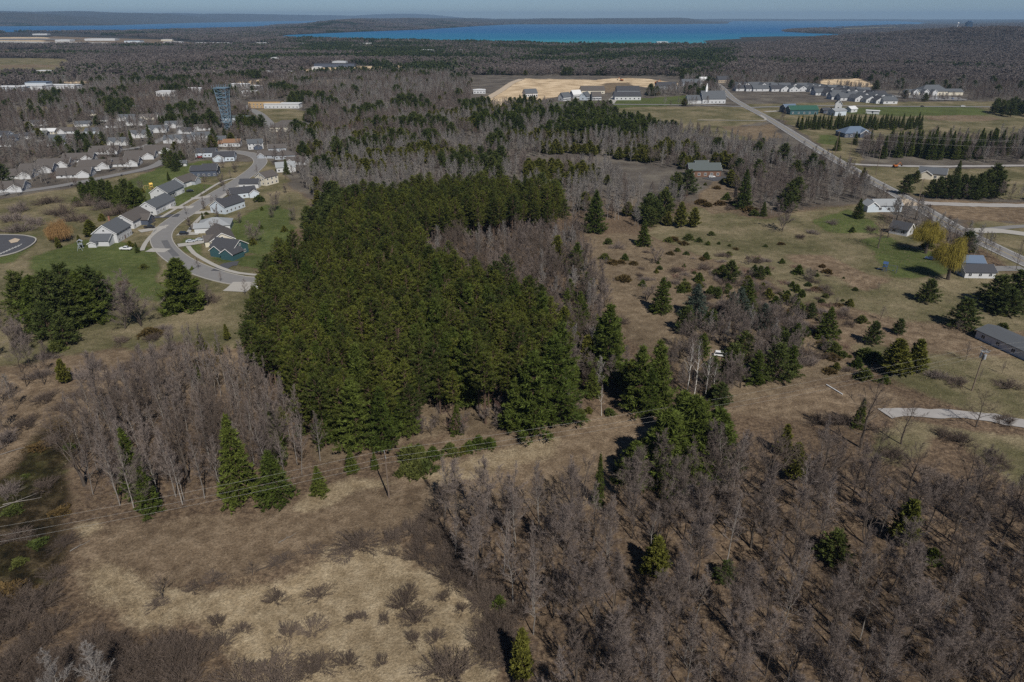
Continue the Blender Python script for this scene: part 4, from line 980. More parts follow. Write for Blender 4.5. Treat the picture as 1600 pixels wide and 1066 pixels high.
rnd_prof = lambda t: (.55 + 1.5 * t) if t < .3 else max(.12, 1.0 - ((t - .3) / .7) ** 1.7 * .88)
cone_prof = lambda t: max(.04, (1 - t) ** .85)
wp_prof = lambda t: max(.1, (1 - t) ** .6 * (.75 + .25 * math.sin(t * 40)))
col_prof = lambda t: max(.06, (1 - t) ** .55) * (.8 + .2 * min(1, t * 6))
PROTO = {
    'red_pine': [conifer(100 + i, 17 + i % 3 * .8, 17 * (.36 + .05 * (i % 4)), 2.3 + .25 * (i % 3), rnd_prof, 74, 2, 52 + 4 * (i % 3), 7, .52, 9, .14, .62, 0, .34, ('bark_pine', 'red_pine'), .17, 26, .55) for i in range(9)],
    'white_pine': [conifer(200 + i, 18, 1.6 + i % 2, 4.4, wp_prof, 150, -6, 40, 11, .78, 11, .15, .6, 17, .38, ('bark_pine', 'white_pine'), .26, 8, .4) for i in range(5)],
    'dark_pine': [conifer(300 + i, 11, 1.0, 3.6, lambda t: max(.15, (1 - t * .95) ** .5), 90, 0, 55, 8, .7, 10, .16, .65, 0, .3, ('bark_pine', 'dark_pine'), .2, 0, .5) for i in range(4)],
    'full_pine': [conifer(250 + i, 14, .5, 4.6, lambda t: max(.1, (1 - t) ** .62) * (.86 + .14 * math.sin(t * 31 + 1)), 210, -8, 42, 12, .8, 11, .16, .6, 15, .24, ('bark_pine', 'white_pine'), .24, 0, .45, .25) for i in range(3)],
    'spruce': [conifer(400 + i, 12, .5, 2.7, cone_prof, 150, -14, 30, 8, .5, 9, .2, .65, 0, .2, ('bark_pine', 'spruce'), .16, 0, .3, .2) for i in range(4)],
    'blue_spruce': [conifer(450 + i, 9, .3, 2.6, cone_prof, 140, -8, 30, 8, .46, 9, .2, .6, 22, .15, ('bark_pine', 'blue_spruce'), .15, 0, .3, .2) for i in range(2)],
    'cedar': [conifer(500 + i, 8, .2, 1.9, col_prof, 120, 25, 65, 6, .5, 9, .22, .5, 0, .25, ('bark_pine', 'cedar'), .13, 0, .9, .35) for i in range(4)],
    'maple': [bare(600 + i, 15 + i % 3, 3.6 + .3 * (i % 4), 23 + i % 3 * 3, .2 + .04 * (i % 4), (34, 74), 'twig', 'bark', .15 + .015 * (i % 3), 9, 20, 1 + (i == 4) * 2, .0132) for i in range(8)],
    'oak': [bare(650 + i, 13, 5.2, 15, .24, (12, 65), 'twig_dark', 'bark', .25, 9, 11, 1, .013) for i in range(4)],
    'aspen': [bare(700 + i, 15, 2.4, 24, .32, (40, 72), 'twig', 'bark_pale', .11, 8, 10, 1, .0135) for i in range(6)],
    'grey_aspen': [bare(740 + i, 13, 2.8, 24, .28, (40, 75), 'twig_grey', 'bark_pale', .13, 7, 11, 1, .019) for i in range(4)],
    'birch': [bare(780 + i, 14, 2.6, 22, .42, (35, 70), 'twig', 'bark_birch', .15, 5, 6) for i in range(2)],
    'multi': [bare(800 + i, 9, 2.6, 30, .2, (35, 75), 'twig', 'bark', .14, 9, 13, 5, .015) for i in range(3)],
    'round_bare': [bare(830 + i, 11, 3.3, 34, .14, (40, 80), 'twig', 'bark', .12, 11, 16, 3, .011) for i in range(2)],
    'small_tree': [bare(850 + i, 6, 1.8, 16, .25, (30, 70), 'twig', 'bark', .09, 6, 7) for i in range(3)],
    'red_twig': [bare(880 + i, 10, 2.8, 22, .2, (30, 75), 'twig_red', 'bark', .13, 7, 10, 3, .016) for i in range(2)],
}
BUSH = {'brown': [bush(900 + i, 1.9, 1.7, 120, 'twig_dark', .017, 12) for i in range(4)], 'grey': [bush(920 + i, 1.8, 1.9, 110, 'twig', .016, 12) for i in range(3)], 'thicket': [bush(940 + i, 3.0, 2.2, 230, 'twig_dark', .017, 12) for i in range(2)], 'red': [bush(950, 1.6, 1.6, 60, 'twig_red', .016)]}
MOUND = {'juniper': [mound(1000 + i, 1.5, 1.5, 130, 'juniper') for i in range(4)], 'pine': [mound(1020 + i, 1.7, 2.6, 190, 'white_pine', .45, 9, .5) for i in range(3)], 'rusty': [mound(1040 + i, 1.6, 1.1, 120, 'rusty') for i in range(2)], 'cedar': [mound(1050, 1.3, 2.2, 150, 'cedar', .4, 9, .4)]}
WILLOW = [willow(1100, 12, 6.0, 'willow', 480, 12), willow(1101, 11, 5.6, 'willow', 460, 12), willow(1102, 7, 4.6, 'willow_orange', 300, 10)]

def tree(kind, name, pos, height, label, cat='tree', group=None, width=1.0, var=None, rz=None, parts=True):
    """pos: ground point. Height in metres; width is an extra horizontal factor"""
    lib = PROTO[kind]; i = random.randrange(len(lib)) if var is None else var
    tm, cm, h0 = lib[i]; s = height / h0
    root = obj(name, None, None, (pos[0], pos[1], pos[2] - .05), random.uniform(0, 6.28) if rz is None else rz, (s * width, s * width, s))
    root.empty_display_size = .5
    obj('trunk', tm, root); obj('crown', cm, root)
    return tag(root, label, cat, group)
def plant(lib, name, pos, size, label, cat='shrub', group=None, flat_=1.0, part=True):
    me, h0 = random.choice(lib); s = size / h0
    o = obj(name, me, None, (pos[0], pos[1], pos[2] - .03), random.uniform(0, 6.28), (s / flat_ ** .5, s / flat_ ** .5, s * flat_))
    return tag(o, label, cat, group)
def pt(x, y):
    return (x, y, float(hgt(np.array([x]), np.array([y]))[0]))
def scatter(poly_px, spacing, jitter=.42, avoid=(), rng=RNG, edge=0.0, keep=True):
    P = poly_w(poly_px); x0, y0 = P.min(0); x1, y1 = P.max(0)
    X, Y = np.meshgrid(np.arange(x0, x1, spacing), np.arange(y0, y1, spacing)); X[1::2] += spacing / 2
    X = X.ravel() + rng.uniform(-jitter, jitter, X.size) * spacing; Y = Y.ravel() + rng.uniform(-jitter, jitter, Y.size) * spacing
    ok = sdist(P, X, Y) > edge
    for q in avoid: ok &= sdist(poly_w(q), X, Y) < 0
    X, Y = X[ok], Y[ok]
    if keep: 
        k = keep_ok(X, Y); X, Y = X[k], Y[k]
    return X, Y
def keep_ok(X, Y, grow=0.0):
    ok = np.ones(len(X), bool)
    K = np.array(KEEP)
    for i in range(0, len(X), 4000):
        a = slice(i, i + 4000)
        # only nearby keep-out discs matter
        d2 = (X[a][:, None] - K[:, 0]) ** 2 + (Y[a][:, None] - K[:, 1]) ** 2
        ok[a] = (d2 > (K[:, 2] + grow) ** 2).all(1)
    return ok
# ------------------------------------------------------------------ the pine stand and the woods close by
STAND = [(500, 702), (560, 697), (640, 688), (720, 668), (790, 664), (850, 668), (882, 652), (870, 590), (850, 540), (815, 503), (765, 472), (700, 458), (645, 428), (668, 390), (760, 378), (880, 366), (876, 335), (760, 322), (640, 328), (570, 345), (520, 385), (478, 422), (424, 462), (412, 505), (402, 565), (398, 612), (440, 645)]
X, Y = scatter(STAND, 3.9, .48)
k_ = (vnoise(X, Y, 11, 77) > .17) | (RNG.uniform(size=len(X)) < .3) | (Y < 165); X, Y = X[k_], Y[k_]
pts = sorted(zip(X, Y), key=lambda p: math.hypot(*p))
front, rest = pts[:296], pts[296:]; PINES = []
FRONT_EDGE = poly_w([(480, 720), (560, 720), (640, 705), (720, 690), (850, 690), (930, 650), (905, 625), (850, 640), (720, 640), (640, 655), (540, 670), (470, 680)])
for x, y in front:
    on_edge = sdist(FRONT_EDGE, np.array([x]), np.array([y]))[0] > 0
    if not on_edge and random.random() < .07:
        tree('white_pine', 'white_pine_tree', pt(x, y), random.uniform(15.5, 20.5), 'feathery brighter white pine rising out of the dense dark stand', group='white pines within the dense stand', width=.85); continue
    PINES.append(tree('red_pine', 'red_pine_tree', pt(x, y), random.choice((random.uniform(12, 15), random.uniform(14.5, 17.5), random.uniform(15.5, 18.5))),
         'tall pine with bare reddish trunk on the front edge of the dense dark stand' if on_edge else 'tall pine packed inside the dense dark green stand',
         group='pines on the front edge of the stand' if on_edge else 'pines inside the dense stand', width=random.uniform(1.0, 1.4)))
def landmark_labels(objs, marks, what, grp):
    """name each tree of a mass by the landmark nearest to it; the tallest, the shortest and the closest one get a label of their own"""
    by = {}; marks = [(G(*m), t) for m, t in marks]
    for o in objs:
        d = [(math.hypot(o.location.x - m[0], o.location.y - m[1]), t) for m, t in marks]; by.setdefault(min(d)[1], []).append((min(d)[0], o))
    for t, v in by.items():
        for d, o in v: o['label'] = '%s near %s' % (what, t); o['group'] = '%s near %s' % (grp, t)
        if len(v) > 3:
            v.sort(key=lambda a: a[1].scale.z); v[-1][1]['label'] = 'tallest %s near %s' % (what, t); v[0][1]['label'] = 'shortest %s near %s' % (what, t)
            c = min(v[1:-1], key=lambda a: a[0])[1]; c['label'] = '%s standing closest to %s' % (what, t)
JOINED = {}
def joined(kind, i):
    k = (kind, i)
    if k not in JOINED:
        tm, cm, h = PROTO[kind][i]
        bm = bmesh.new(); bm.from_mesh(tm); bm.from_mesh(cm); me = bpy.data.meshes.new(kind); bm.to_mesh(me); bm.free()
        for mt in cm.materials: me.materials.append(mt)
        JOINED[k] = (me, h)
    return JOINED[k]
def gn_mass(name, label, cat, entries, group=None):
    """one mass of plants: entries (mesh, x, y, z, rz, sxy, sz) set out by geometry nodes on a cloud of points"""
    meshes = []; idx = {}
    for e in entries:
        if e[0].name not in idx: idx[e[0].name] = len(meshes); meshes.append(e[0])
    col = bpy.data.collections.new(name + '_kinds')
    for i, me in enumerate(meshes): col.objects.link(bpy.data.objects.new('%s_kind_%03d' % (name, i), me))
    n = len(entries); me = bpy.data.meshes.new(name)
    me.vertices.add(n); me.vertices.foreach_set('co', np.array([e[1:4] for e in entries], np.float32).ravel())
    a = me.attributes.new('which', 'INT', 'POINT'); a.data.foreach_set('value', np.array([idx[e[0].name] for e in entries], np.int32))
    a = me.attributes.new('turn', 'FLOAT_VECTOR', 'POINT'); a.data.foreach_set('vector', np.array([(0, 0, e[4]) for e in entries], np.float32).ravel())
    a = me.attributes.new('size', 'FLOAT_VECTOR', 'POINT'); a.data.foreach_set('vector', np.array([(e[5], e[5], e[6]) for e in entries], np.float32).ravel())
    o = obj(name, me); tag(o, label, cat, group, 'stuff')
    ng = bpy.data.node_groups.new(name + '_nodes', 'GeometryNodeTree')
    ng.interface.new_socket('Geometry', in_out='INPUT', socket_type='NodeSocketGeometry'); ng.interface.new_socket('Geometry', in_out='OUTPUT', socket_type='NodeSocketGeometry')
    N = ng.nodes; L = ng.links
    gi, go = N.new('NodeGroupInput'), N.new('NodeGroupOutput')
    m2p = N.new('GeometryNodeMeshToPoints'); ip = N.new('GeometryNodeInstanceOnPoints'); ci = N.new('GeometryNodeCollectionInfo')
    ci.inputs['Collection'].default_value = col; ci.inputs['Separate Children'].default_value = True; ci.inputs['Reset Children'].default_value = True
    def attr(nm, ty):
        q = N.new('GeometryNodeInputNamedAttribute'); q.data_type = ty; q.inputs['Name'].default_value = nm; return q.outputs['Attribute']
    L.new(gi.outputs[0], m2p.inputs['Mesh']); L.new(m2p.outputs[0], ip.inputs['Points']); L.new(ci.outputs[0], ip.inputs['Instance'])
    ip.inputs['Pick Instance'].default_value = True
    L.new(attr('which', 'INT'), ip.inputs['Instance Index'])
    e2r = N.new('FunctionNodeEulerToRotation'); L.new(attr('turn', 'FLOAT_VECTOR'), e2r.inputs[0]); L.new(e2r.outputs[0], ip.inputs['Rotation'])
    L.new(attr('size', 'FLOAT_VECTOR'), ip.inputs['Scale']); L.new(ip.outputs[0], go.inputs[0])
    md = o.modifiers.new('scatter', 'NODES'); md.node_group = ng
    return o
def entry(kind, x, y, z, h, wide=1.0, rng=RNG):
    i = int(rng.integers(len(PROTO[kind]))); me, h0 = joined(kind, i); s = h / h0
    return (me, x, y, z - .05, rng.uniform(0, 6.28), s * wide, s)
landmark_labels([o for o in PINES if 'front' in o['label']], [((560, 700), 'the broad bright pine'), ((650, 690), 'the small evergreens'), ((760, 668), 'the open trunks'), ((842, 672), 'the front corner pine')], 'tall bare-trunked pine on the stand front', 'stand front pines')
landmark_labels([o for o in PINES if 'packed' in o['label']], [((440, 480), 'the street end'), ((420, 580), 'the western stand edge'), ((540, 640), 'the broad bright pine'), ((650, 600), 'the middle of the stand front'), ((760, 600), 'the open trunks'), ((850, 600), 'the front corner pine'), ((700, 480), 'the bare patch in the stand'), ((560, 500), 'the heart of the stand'), ((850, 500), 'the eastern bare strip')], 'tall pine packed in the dense stand', 'stand pines')
ent = []
for x, y in rest: ent.append(entry('red_pine', x, y, pt(x, y)[2], RNG.uniform(13, 18.5), RNG.uniform(1.0, 1.4)))
gn_mass('pine_stand_interior', 'dense dark green pine canopy at the back of the stand', 'pines', ent)

# white pines standing out at the edges of the stand: pixel of the foot, pixel height of the tip
def wp(lst, kind='white_pine', name='white_pine_tree', cat='tree', group=None):
    for (bx, by, ty, wd, lab) in lst:
        g = G(bx, by); h = max(1.5, height_at(g, ty)); tree(kind, name, g, h, lab, cat, group, wd)
wp([(440, 468, 400, 1.2, 'layered white pine overhanging the dead end of the street'), (462, 478, 420, 1.1, 'second layered white pine beside the street end'),
    (832, 674, 548, 1.15, 'tall bright white pine at the front corner of the stand'), (862, 662, 525, 1.15, 'tall white pine just behind the front corner one'), (805, 674, 590, 1.0, 'shorter white pine left of the front corner pine'), (872, 622, 505, 1.1, 'white pine on the stand edge above the corner'),
    (560, 700, 590, 1.1, 'broad bright white pine at the left end of the stand front'), (600, 700, 605, 1.0, 'white pine in the stand front beside the wooden pole'),
    (947, 600, 475, 1.0, 'tallest white pine among the bare trees beside the stand'),
    (995, 645, 540, 1.0, 'white pine by the clearing in front of pale birches'), (1025, 640, 532, 1.0, 'yellow-green white pine beside the clearing'), (1012, 648, 575, .9, 'short white pine at the clearing edge'),
    ]); wp([(1035, 748, 640, 1.25, 'spreading white pine, nearest of the clump beside the clearing'), (1075, 736, 620, 1.2, 'broad white pine in the middle of the clump beside the clearing'), (1112, 735, 638, 1.15, 'white pine at the right of the clump beside the clearing'), (1060, 700, 612, 1.1, 'white pine at the back of the clump beside the clearing'),
    (990, 752, 690, 1.3, 'dull blue-green pine at the left foot of the clump'),
    (290, 482, 403, 1.3, 'lone big white pine in the dry meadow below the street bend'),
    ], 'full_pine'); wp([(870, 340, 285, 1.2, 'white pine at the back right corner of the stand'), (848, 355, 300, 1.1, 'white pine beside the bare patch in the stand'), (735, 372, 312, 1.0, 'white pine at the edge of the bare patch in the stand'),
    (905, 520, 455, .8, 'thin pine among the bare trees east of the stand'), (885, 500, 450, .8, 'thin pine close to the east side of the stand')])
STRIP = []
X, Y = scatter([(650, 426), (672, 394), (765, 382), (885, 368), (905, 372), (925, 425), (948, 470), (935, 520), (962, 565), (1000, 605), (950, 615), (886, 648), (872, 590), (852, 540), (817, 505), (767, 472), (702, 456)], 4.2)
for x, y in zip(X, Y):
    k = random.choice(('maple', 'maple', 'oak', 'multi', 'oak', 'grey_aspen'))
    STRIP.append(tree(k, 'bare_tree', pt(x, y), random.uniform(7, 11.5), 'leafless tree in the bare strip along the east side of the pine stand', group='leafless trees beside the pine stand', width=random.uniform(.9, 1.15)))
landmark_labels(STRIP, [((680, 420), 'the western end of the bare patch'), ((770, 420), 'the middle of the bare patch'), ((870, 400), 'the back corner of the stand'), ((905, 450), 'the dark full spruce'), ((925, 520), 'the brown slope'), ((950, 590), 'the tallest white pine')], 'leafless tree beside the pine stand', 'leafless trees beside the stand')
# bare block left of the stand
ASPENS = []
X, Y = scatter([(140, 815), (180, 808), (330, 785), (440, 765), (505, 722), (440, 650), (398, 615), (330, 590), (240, 605), (150, 650), (125, 720)], 3.65)
for x, y in zip(X, Y):
    ASPENS.append(tree(random.choice(('aspen', 'aspen', 'aspen', 'maple', 'oak')), 'aspen_tree', pt(x, y), random.uniform(11, 16.5), 'slender leafless aspen in the thicket west of the pine stand', group='slender aspens west of the stand', width=random.uniform(.9, 1.1)))
landmark_labels(ASPENS, [((233, 800), 'the olive spruce'), ((378, 780), 'the tallest spruce'), ((322, 670), 'the small spruce in the thicket'), ((140, 760), 'the marsh strip'), ((470, 700), 'the pine stand'), ((300, 610), 'the meadow behind the thicket'), ((180, 660), 'the rough slope')], 'slender leafless aspen', 'slender aspens')
wp([(378, 780, 648, .9, 'bright green spruce tallest at the foot of the aspen thicket'), (432, 783, 702, 1.35, 'bushy young pine beside the tallest spruce at the field edge'), (437, 725, 632, .6, 'thin spire of spruce behind the bushy young pine'), (236, 800, 728, 1.0, 'olive spruce under the leaning aspens'), (216, 770, 668, .9, 'dark spruce half hidden in the aspen thicket'),
    (500, 772, 728, 1.2, 'low young spruce at the field corner by the stand'), (322, 670, 640, .8, 'small spruce deep in the aspen thicket'), (310, 600, 567, 1.0, 'dull spruce on the thicket back edge'), (550, 738, 700, 1.1, 'young spruce in front of the stand'), (586, 733, 706, .9, 'small spruce next to the wooden pole'),
    (370, 778, 745, 1.4, 'dense low spruce skirt beside the tallest spruce'), (1160, 326, 264, 1.0, 'tall narrow spruce on the knoll below the log house'), (928, 362, 297, 1.3, 'dark full spruce at the meadow corner'), (1005, 384, 344, 1.4, 'dark spruce on the upper meadow edge'), (1290, 528, 479, 1.45, 'pointed spruce in the lower meadow'),
    (1192, 338, 314, 1.1, 'small dark spruce at the meadow top'), (1340, 341, 310, 1.3, 'dark spruce beside the ranch house'), (1307, 236, 212, 1.2, 'lone dark spruce before the blue roofed house'), (1335, 226, 205, 1.0, 'dark conifer on the front of the blue roofed house'), (1268, 250, 236, .9, 'dark conifer by the main road bend'),
    (215, 395, 378, 1.0, 'tiny spruce by the driveway of the white house'), (318, 348, 332, 1.0, 'young spruce in front of the pale roofed house'), (264, 282, 268, 1.0, 'round young conifer on the open lawn'), (236, 226, 194, .9, 'lone spruce between the dormered villas'), (207, 229, 203, .9, 'lone spruce at the end of the dormered row'), (1032, 488, 432, 1.3, 'narrow dark spruce in the middle of the meadow'), (1165, 492, 436, 1.35, 'spruce at the head of the meadow clump'),
    (1493, 282, 250, 1.0, 'single spruce beside the side road'), (1525, 312, 282, 1.0, 'dark conifer at the end of the roadside row'), (934, 790, 708, .45, 'thin green spire standing alone in the bare wood edge'), (1340, 668, 622, .9, 'dark ragged spruce tangled with the bare oak')],
   'spruce', 'spruce_tree')
wp([(1085, 496, 444, 1.4, 'silvery blue spruce in the meadow clump'), (1153, 497, 448, 1.25, 'twin blue spruce, taller of the pair in the meadow clump'), (1140, 498, 455, .9, 'twin blue spruce, shorter of the pair in the meadow clump'), (1192, 514, 474, 1.45, 'blue spruce below the meadow clump')], 'blue_spruce', 'blue_spruce_tree')
wp([(1037, 328, 293, 1.5, 'broad olive cedar at the meadow top'), (1062, 355, 316, 1.2, 'dark cedar beside the broad olive one'), (1083, 355, 325, 1.6, 'blunt olive cedar at the corner of the meadow'), (1043, 353, 331, 1.6, 'low cedar in front of the broad olive one'), (1395, 584, 531, 1.75, 'dense rounded cedar, larger of the dark pair'), (1427, 581, 531, 1.45, 'dense pointed cedar, smaller of the dark pair'),
    (316, 549, 522, 1.3, 'small cedar in the dry meadow, left of the pair'), (343, 554, 530, 1.2, 'small cedar in the dry meadow, right of the pair'), (356, 532, 507, .9, 'slim cedar behind the small pair'), (103, 598, 562, 1.2, 'dark cedar in the rough brown slope'), (145, 370, 344, 2.0, 'wide yellow-green cedar by the white house'), (80, 376, 362, 1.3, 'small cedar under the orange willow'), (92, 388, 371, 1.2, 'second small cedar under the orange willow'), (124, 378, 367, 1.2, 'little cedar on the lawn'),
    (1238, 748, 693, 1.25, 'bright cedar rising from the bare wood by the drive'), (1222, 712, 664, 1.0, 'cedar tip behind the bright one'), (1408, 850, 782, 1.15, 'yellow-green cedar deep in the bare wood'), (1022, 898, 840, 1.3, 'bright green cedar in the bare wood'), (815, 1062, 985, .75, 'yellow-green cedar at the edge of the grass field'), (1347, 283, 262, 1.0, 'cedar by the bare road wood'), (760, 318, 300, 1.0, 'cedar at the stand back edge')],
   'cedar', 'cedar_tree')
wp([(1300, 875, 832, 1.5, 'pine with shade-dark needles under the bare branches'), (1132, 908, 878, 1.4, 'small pine with shade-dulled needles hidden in the brown wood'), (1448, 472, 438, 1.5, 'round topped double pine on the lawn'), (1502, 512, 468, 1.5, 'flat layered pine leaning on the slope'), (1362, 538, 504, 1.2, 'open pine in the lower meadow'), (1403, 522, 499, 1.3, 'round little pine near the open one'), (1265, 498, 474, 1.2, 'round dark pine by the brown slope'), (1187, 436, 416, 1.2, 'compact pine in the upper meadow'), (1140, 440, 408, 1.3, 'ragged pine in the upper meadow'), (1552, 478, 432, 1.7, 'wide dark pine by the garages'), (1585, 480, 425, 1.6, 'dark pine at the picture edge by the garages'), (1570, 492, 452, 1.5, 'lower dark pine before the garages'),  # first two: darker needle kind stands in for the shadow on them
    (1413, 304, 274, 1.2, 'dark pine by the road junction'), (1430, 286, 267, 1.2, 'small dark pine behind the junction')], 'dark_pine', 'dark_pine_tree')
for k, (bx, by, ty) in enumerate([(45, 500, 425), (70, 512, 420), (95, 518, 418), (118, 512, 422), (60, 485, 418), (88, 492, 416), (112, 490, 415), (138, 505, 424), (150, 490, 418), (165, 478, 422), (30, 480, 432), (80, 530, 470), (105, 540, 480), (130, 478, 416)]):
    g = G(bx, by); tree(('dark_pine', 'full_pine', 'dark_pine')[k % 3], 'dark_pine_tree', g, height_at(g, ty) * random.uniform(.78, 1.02), 'round dark pine in the tight clump in the western meadow', group='pine clump in the western meadow', width=random.uniform(1.0, 1.35))
for k, (bx, by, ty) in enumerate([(130, 305, 280), (142, 309, 277), (154, 313, 278), (166, 316, 279), (178, 319, 282), (190, 323, 282), (203, 328, 284), (214, 332, 287), (221, 326, 290), (148, 300, 277), (172, 306, 278), (136, 314, 288), (160, 322, 292)]):
    g = G(bx, by); tree(('dark_pine', 'white_pine', 'full_pine')[k % 3], 'dark_pine_tree', g, height_at(g, ty) * random.uniform(.8, 1.08), 'dark pine in the row behind the white houses', group='pine row behind the white houses', width=1.1)
for k, (bx, by, ty) in enumerate([(1452, 309, 281), (1463, 310, 277), (1475, 310, 275), (1487, 311, 276), (1499, 310, 274), (1511, 311, 276), (1523, 311, 272), (1535, 309, 266), (1547, 308, 258), (1555, 309, 268)]):
    g = G(bx, by); tree('dark_pine', 'dark_pine_tree', g, height_at(g, ty), 'dark pine in the roadside row beyond the junction', group='pine row beyond the junction', width=1.05)
# planted rows of spruce across the main road
for k in range(52):
    t = k / 51; x = 1246 + 190 * t + random.uniform(-2, 2); y = 199 + 3 * (k % 2) + 1.5 * math.sin(k); g = G(x, y)
    tree('spruce', 'spruce_tree', g, random.uniform(8.5, 11.5), 'slim spruce in the planted row across the main road', group='planted spruce row across the main road', width=.8)
for k in range(64):
    x = random.uniform(1345, 1640); y = random.uniform(236, 250); g = G(x, y)
    if x < 1420 and k % 2: tree('maple', 'bare_tree', g, random.uniform(12, 15), 'leafless tree in the tall belt beside the planted spruces', group='leafless trees in the tall belt')
    else: tree('spruce', 'spruce_tree', g, random.uniform(13, 17) * (1 if x < 1560 else .75), 'tall dark spruce in the belt above the side road', group='tall spruces in the belt above the side road', width=.75)
for k in range(34):
    x = random.uniform(1345, 1600); y = random.uniform(240, 252); g = G(x, y)
    tree('aspen', 'bare_tree', g, random.uniform(13, 16), 'leafless tree in the tall belt beside the planted spruces', group='leafless trees in the tall belt')
for k in range(26):
    x = random.uniform(1545, 1660); y = random.uniform(172, 184); g = G(x, y)
    tree('dark_pine', 'dark_pine_tree', g, random.uniform(9, 14), 'dark pine in the block at the far edge of the green field', group='pine block at the green field edge', width=1.0)
for k, (bx, by, ty) in enumerate([(332, 203, 170), (338, 201, 176), (372, 200, 183), (384, 200, 184), (392, 201, 183), (400, 199, 183), (408, 199, 186), (388, 206, 190), (396, 207, 190), (362, 152, 132), (370, 150, 134), (395, 150, 134), (335, 225, 202), (352, 214, 201), (360, 214, 202), (368, 213, 203), (330, 232, 212)]):
    g = G(bx, by); tree('dark_pine', 'dark_pine_tree', g, max(6, height_at(g, ty)), 'dark pine grouped around the foot of the lattice tower', group='pines around the lattice tower', width=.95)
for k, (bx, by, ty) in enumerate([(128, 235, 205), (137, 232, 208), (146, 230, 206), (155, 228, 208), (162, 225, 206), (118, 240, 222), (108, 242, 226), (140, 240, 218), (262, 258, 232), (270, 262, 236), (278, 262, 240), (285, 256, 236), (274, 268, 250)]):
    g = G(bx, by); tree('dark_pine', 'dark_pine_tree', g, max(6, height_at(g, ty)), 'dark pine in a clump between the villa rows', group='pine clumps between the villa rows', width=1.05)
# slim birches and other bare trees that stand out
def bt(lst, kind, name='bare_tree', group=None):
    for (bx, by, ty, wd, lab) in lst:
        g = G(bx, by); tree(kind, name, g, max(2, height_at(g, ty)), lab, 'tree', group, wd)
bt([(1073, 618, 530, .8, 'white birch, first of the line by the clearing'), (1084, 622, 528, .8, 'white birch with forked top by the clearing'), (1102, 620, 545, .8, 'slim white birch behind the forked one'), (1113, 616, 566, .8, 'slim white birch nearest the parked white car'), (940, 650, 600, .8, 'short leaning white birch at the clearing')], 'birch', 'birch_tree')
bt([(325, 478, 445, 1.3, 'small reddish bare tree by the lone big pine'), (925, 445, 400, 1.2, 'grey bare tree on the brown slope beside the stand'), (1026, 412, 385, 1.3, 'twiggy bare tree in the meadow corner'), (300, 360, 338, 1.4, 'bare street tree on the verge of the bend'), (1010, 470, 440, 1.2, 'grey bare tree low on the brown slope')], 'multi')
bt([(1345, 700, 600, 1.2, 'tall forked bare oak beside the gravel drive'), (1408, 694, 628, 1.1, 'black bare oak standing before the gravel drive'), (1525, 668, 618, 1.1, 'thin bare oak across the gravel drive'), (1372, 388, 340, 1.1, 'dark bare maple before the small cottage'), (1400, 348, 305, 1.4, 'wide bare maple over the ranch house'), (1387, 372, 338, 1.2, 'second dark bare maple by the cottage'), (1516, 376, 356, 1.0, 'bare oak on the road verge above the garages'), (255, 935, 900, 1.3, 'crooked stunted tree in the grass field'), (395, 898, 880, 1.5, 'stunted leafless scrub tree beside the brush piles')], 'oak')
bt([(1536, 391, 362, .8, 'thin roadside tree, first of the row by the main road'), (1548, 398, 365, .8, 'thin roadside tree, second of the row by the main road'), (1557, 405, 385, 1.2, 'low roadside tree, last of the row by the main road'), (1595, 392, 372, .8, 'thin tree across the main road at the picture edge'), (1587, 422, 385, .9, 'leaning tree beside the garage drive'), (1508, 563, 534, 1.0, 'young tree on the lawn by the manufactured home'), (1530, 595, 575, .8, 'young columnar tree beside the wooden pole'), (1565, 584, 564, .9, 'young tree near the white gable end'),
    (318, 318, 300, 1.0, 'young street tree on the middle of the verge'), (350, 300, 282, 1.0, 'young street tree higher up the verge'), (292, 336, 318, 1.0, 'young street tree low on the verge'), (310, 420, 402, 1.3, 'twiggy street tree on the outer bend'), (345, 440, 425, 1.0, 'young street tree on the street end'), (383, 462, 435, 1.0, 'bare sapling by the concrete apron'), (395, 462, 440, 1.0, 'bare sapling at the street dead end'), (1375, 500, 478, 1.2, 'small twiggy tree low in the meadow'), (1372, 454, 440, 1.2, 'little twiggy tree on the lawn edge'), (1497, 520, 500, 1.4, 'bare sapling in front of the layered pine'), (372, 262, 246, 1.0, 'young street tree at the loop')], 'small_tree', 'young_tree')
bt([(104, 1100, 1018, 1.2, 'silvery dead tree at the lower edge of the field, left of two'), (168, 1100, 1000, 1.2, 'silvery dead tree at the lower edge of the field, right of two'), (15, 622, 585, 1.6, 'pale branched bare tree at the meadow edge')], 'grey_aspen', 'dead_tree')
bt([(222, 510, 426, 1.35, 'wide grey many-stemmed bare tree in the western meadow'), (196, 514, 452, 1.3, 'smaller many-stemmed bare tree beside the wide grey one'), (398, 380, 346, 1.5, 'large round bare tree on the lawn behind the houses'), (430, 330, 300, 1.4, 'round bare tree behind the cream gable house'), (1222, 362, 318, 1.6, 'spreading bare tree at the wood edge of the upper meadow')], 'round_bare')
g = G(1446, 396); root = obj('willow_tree', None, None, g, 1.0, 1.0); obj('trunk', WILLOW[0][0], root); obj('crown', WILLOW[0][1], root); tag(root, 'golden weeping willow beside the small cottage', 'tree'); root.scale = (1.22, 1.22, 1.2)
g = G(1481, 437); root = obj('willow_tree', None, None, g, 2.0, 1.0); obj('trunk', WILLOW[1][0], root); obj('crown', WILLOW[1][1], root); tag(root, 'golden weeping willow beside the garages', 'tree'); root.scale = (1.28, 1.28, 1.4)
g = G(96, 378); root = obj('willow_tree', None, None, g, 2.0, 1.0); obj('trunk', WILLOW[2][0], root); obj('crown', WILLOW[2][1], root); tag(root, 'orange-brown leafless willow near the parking lot', 'tree'); root.scale = (1.25, 1.25, 1.3)
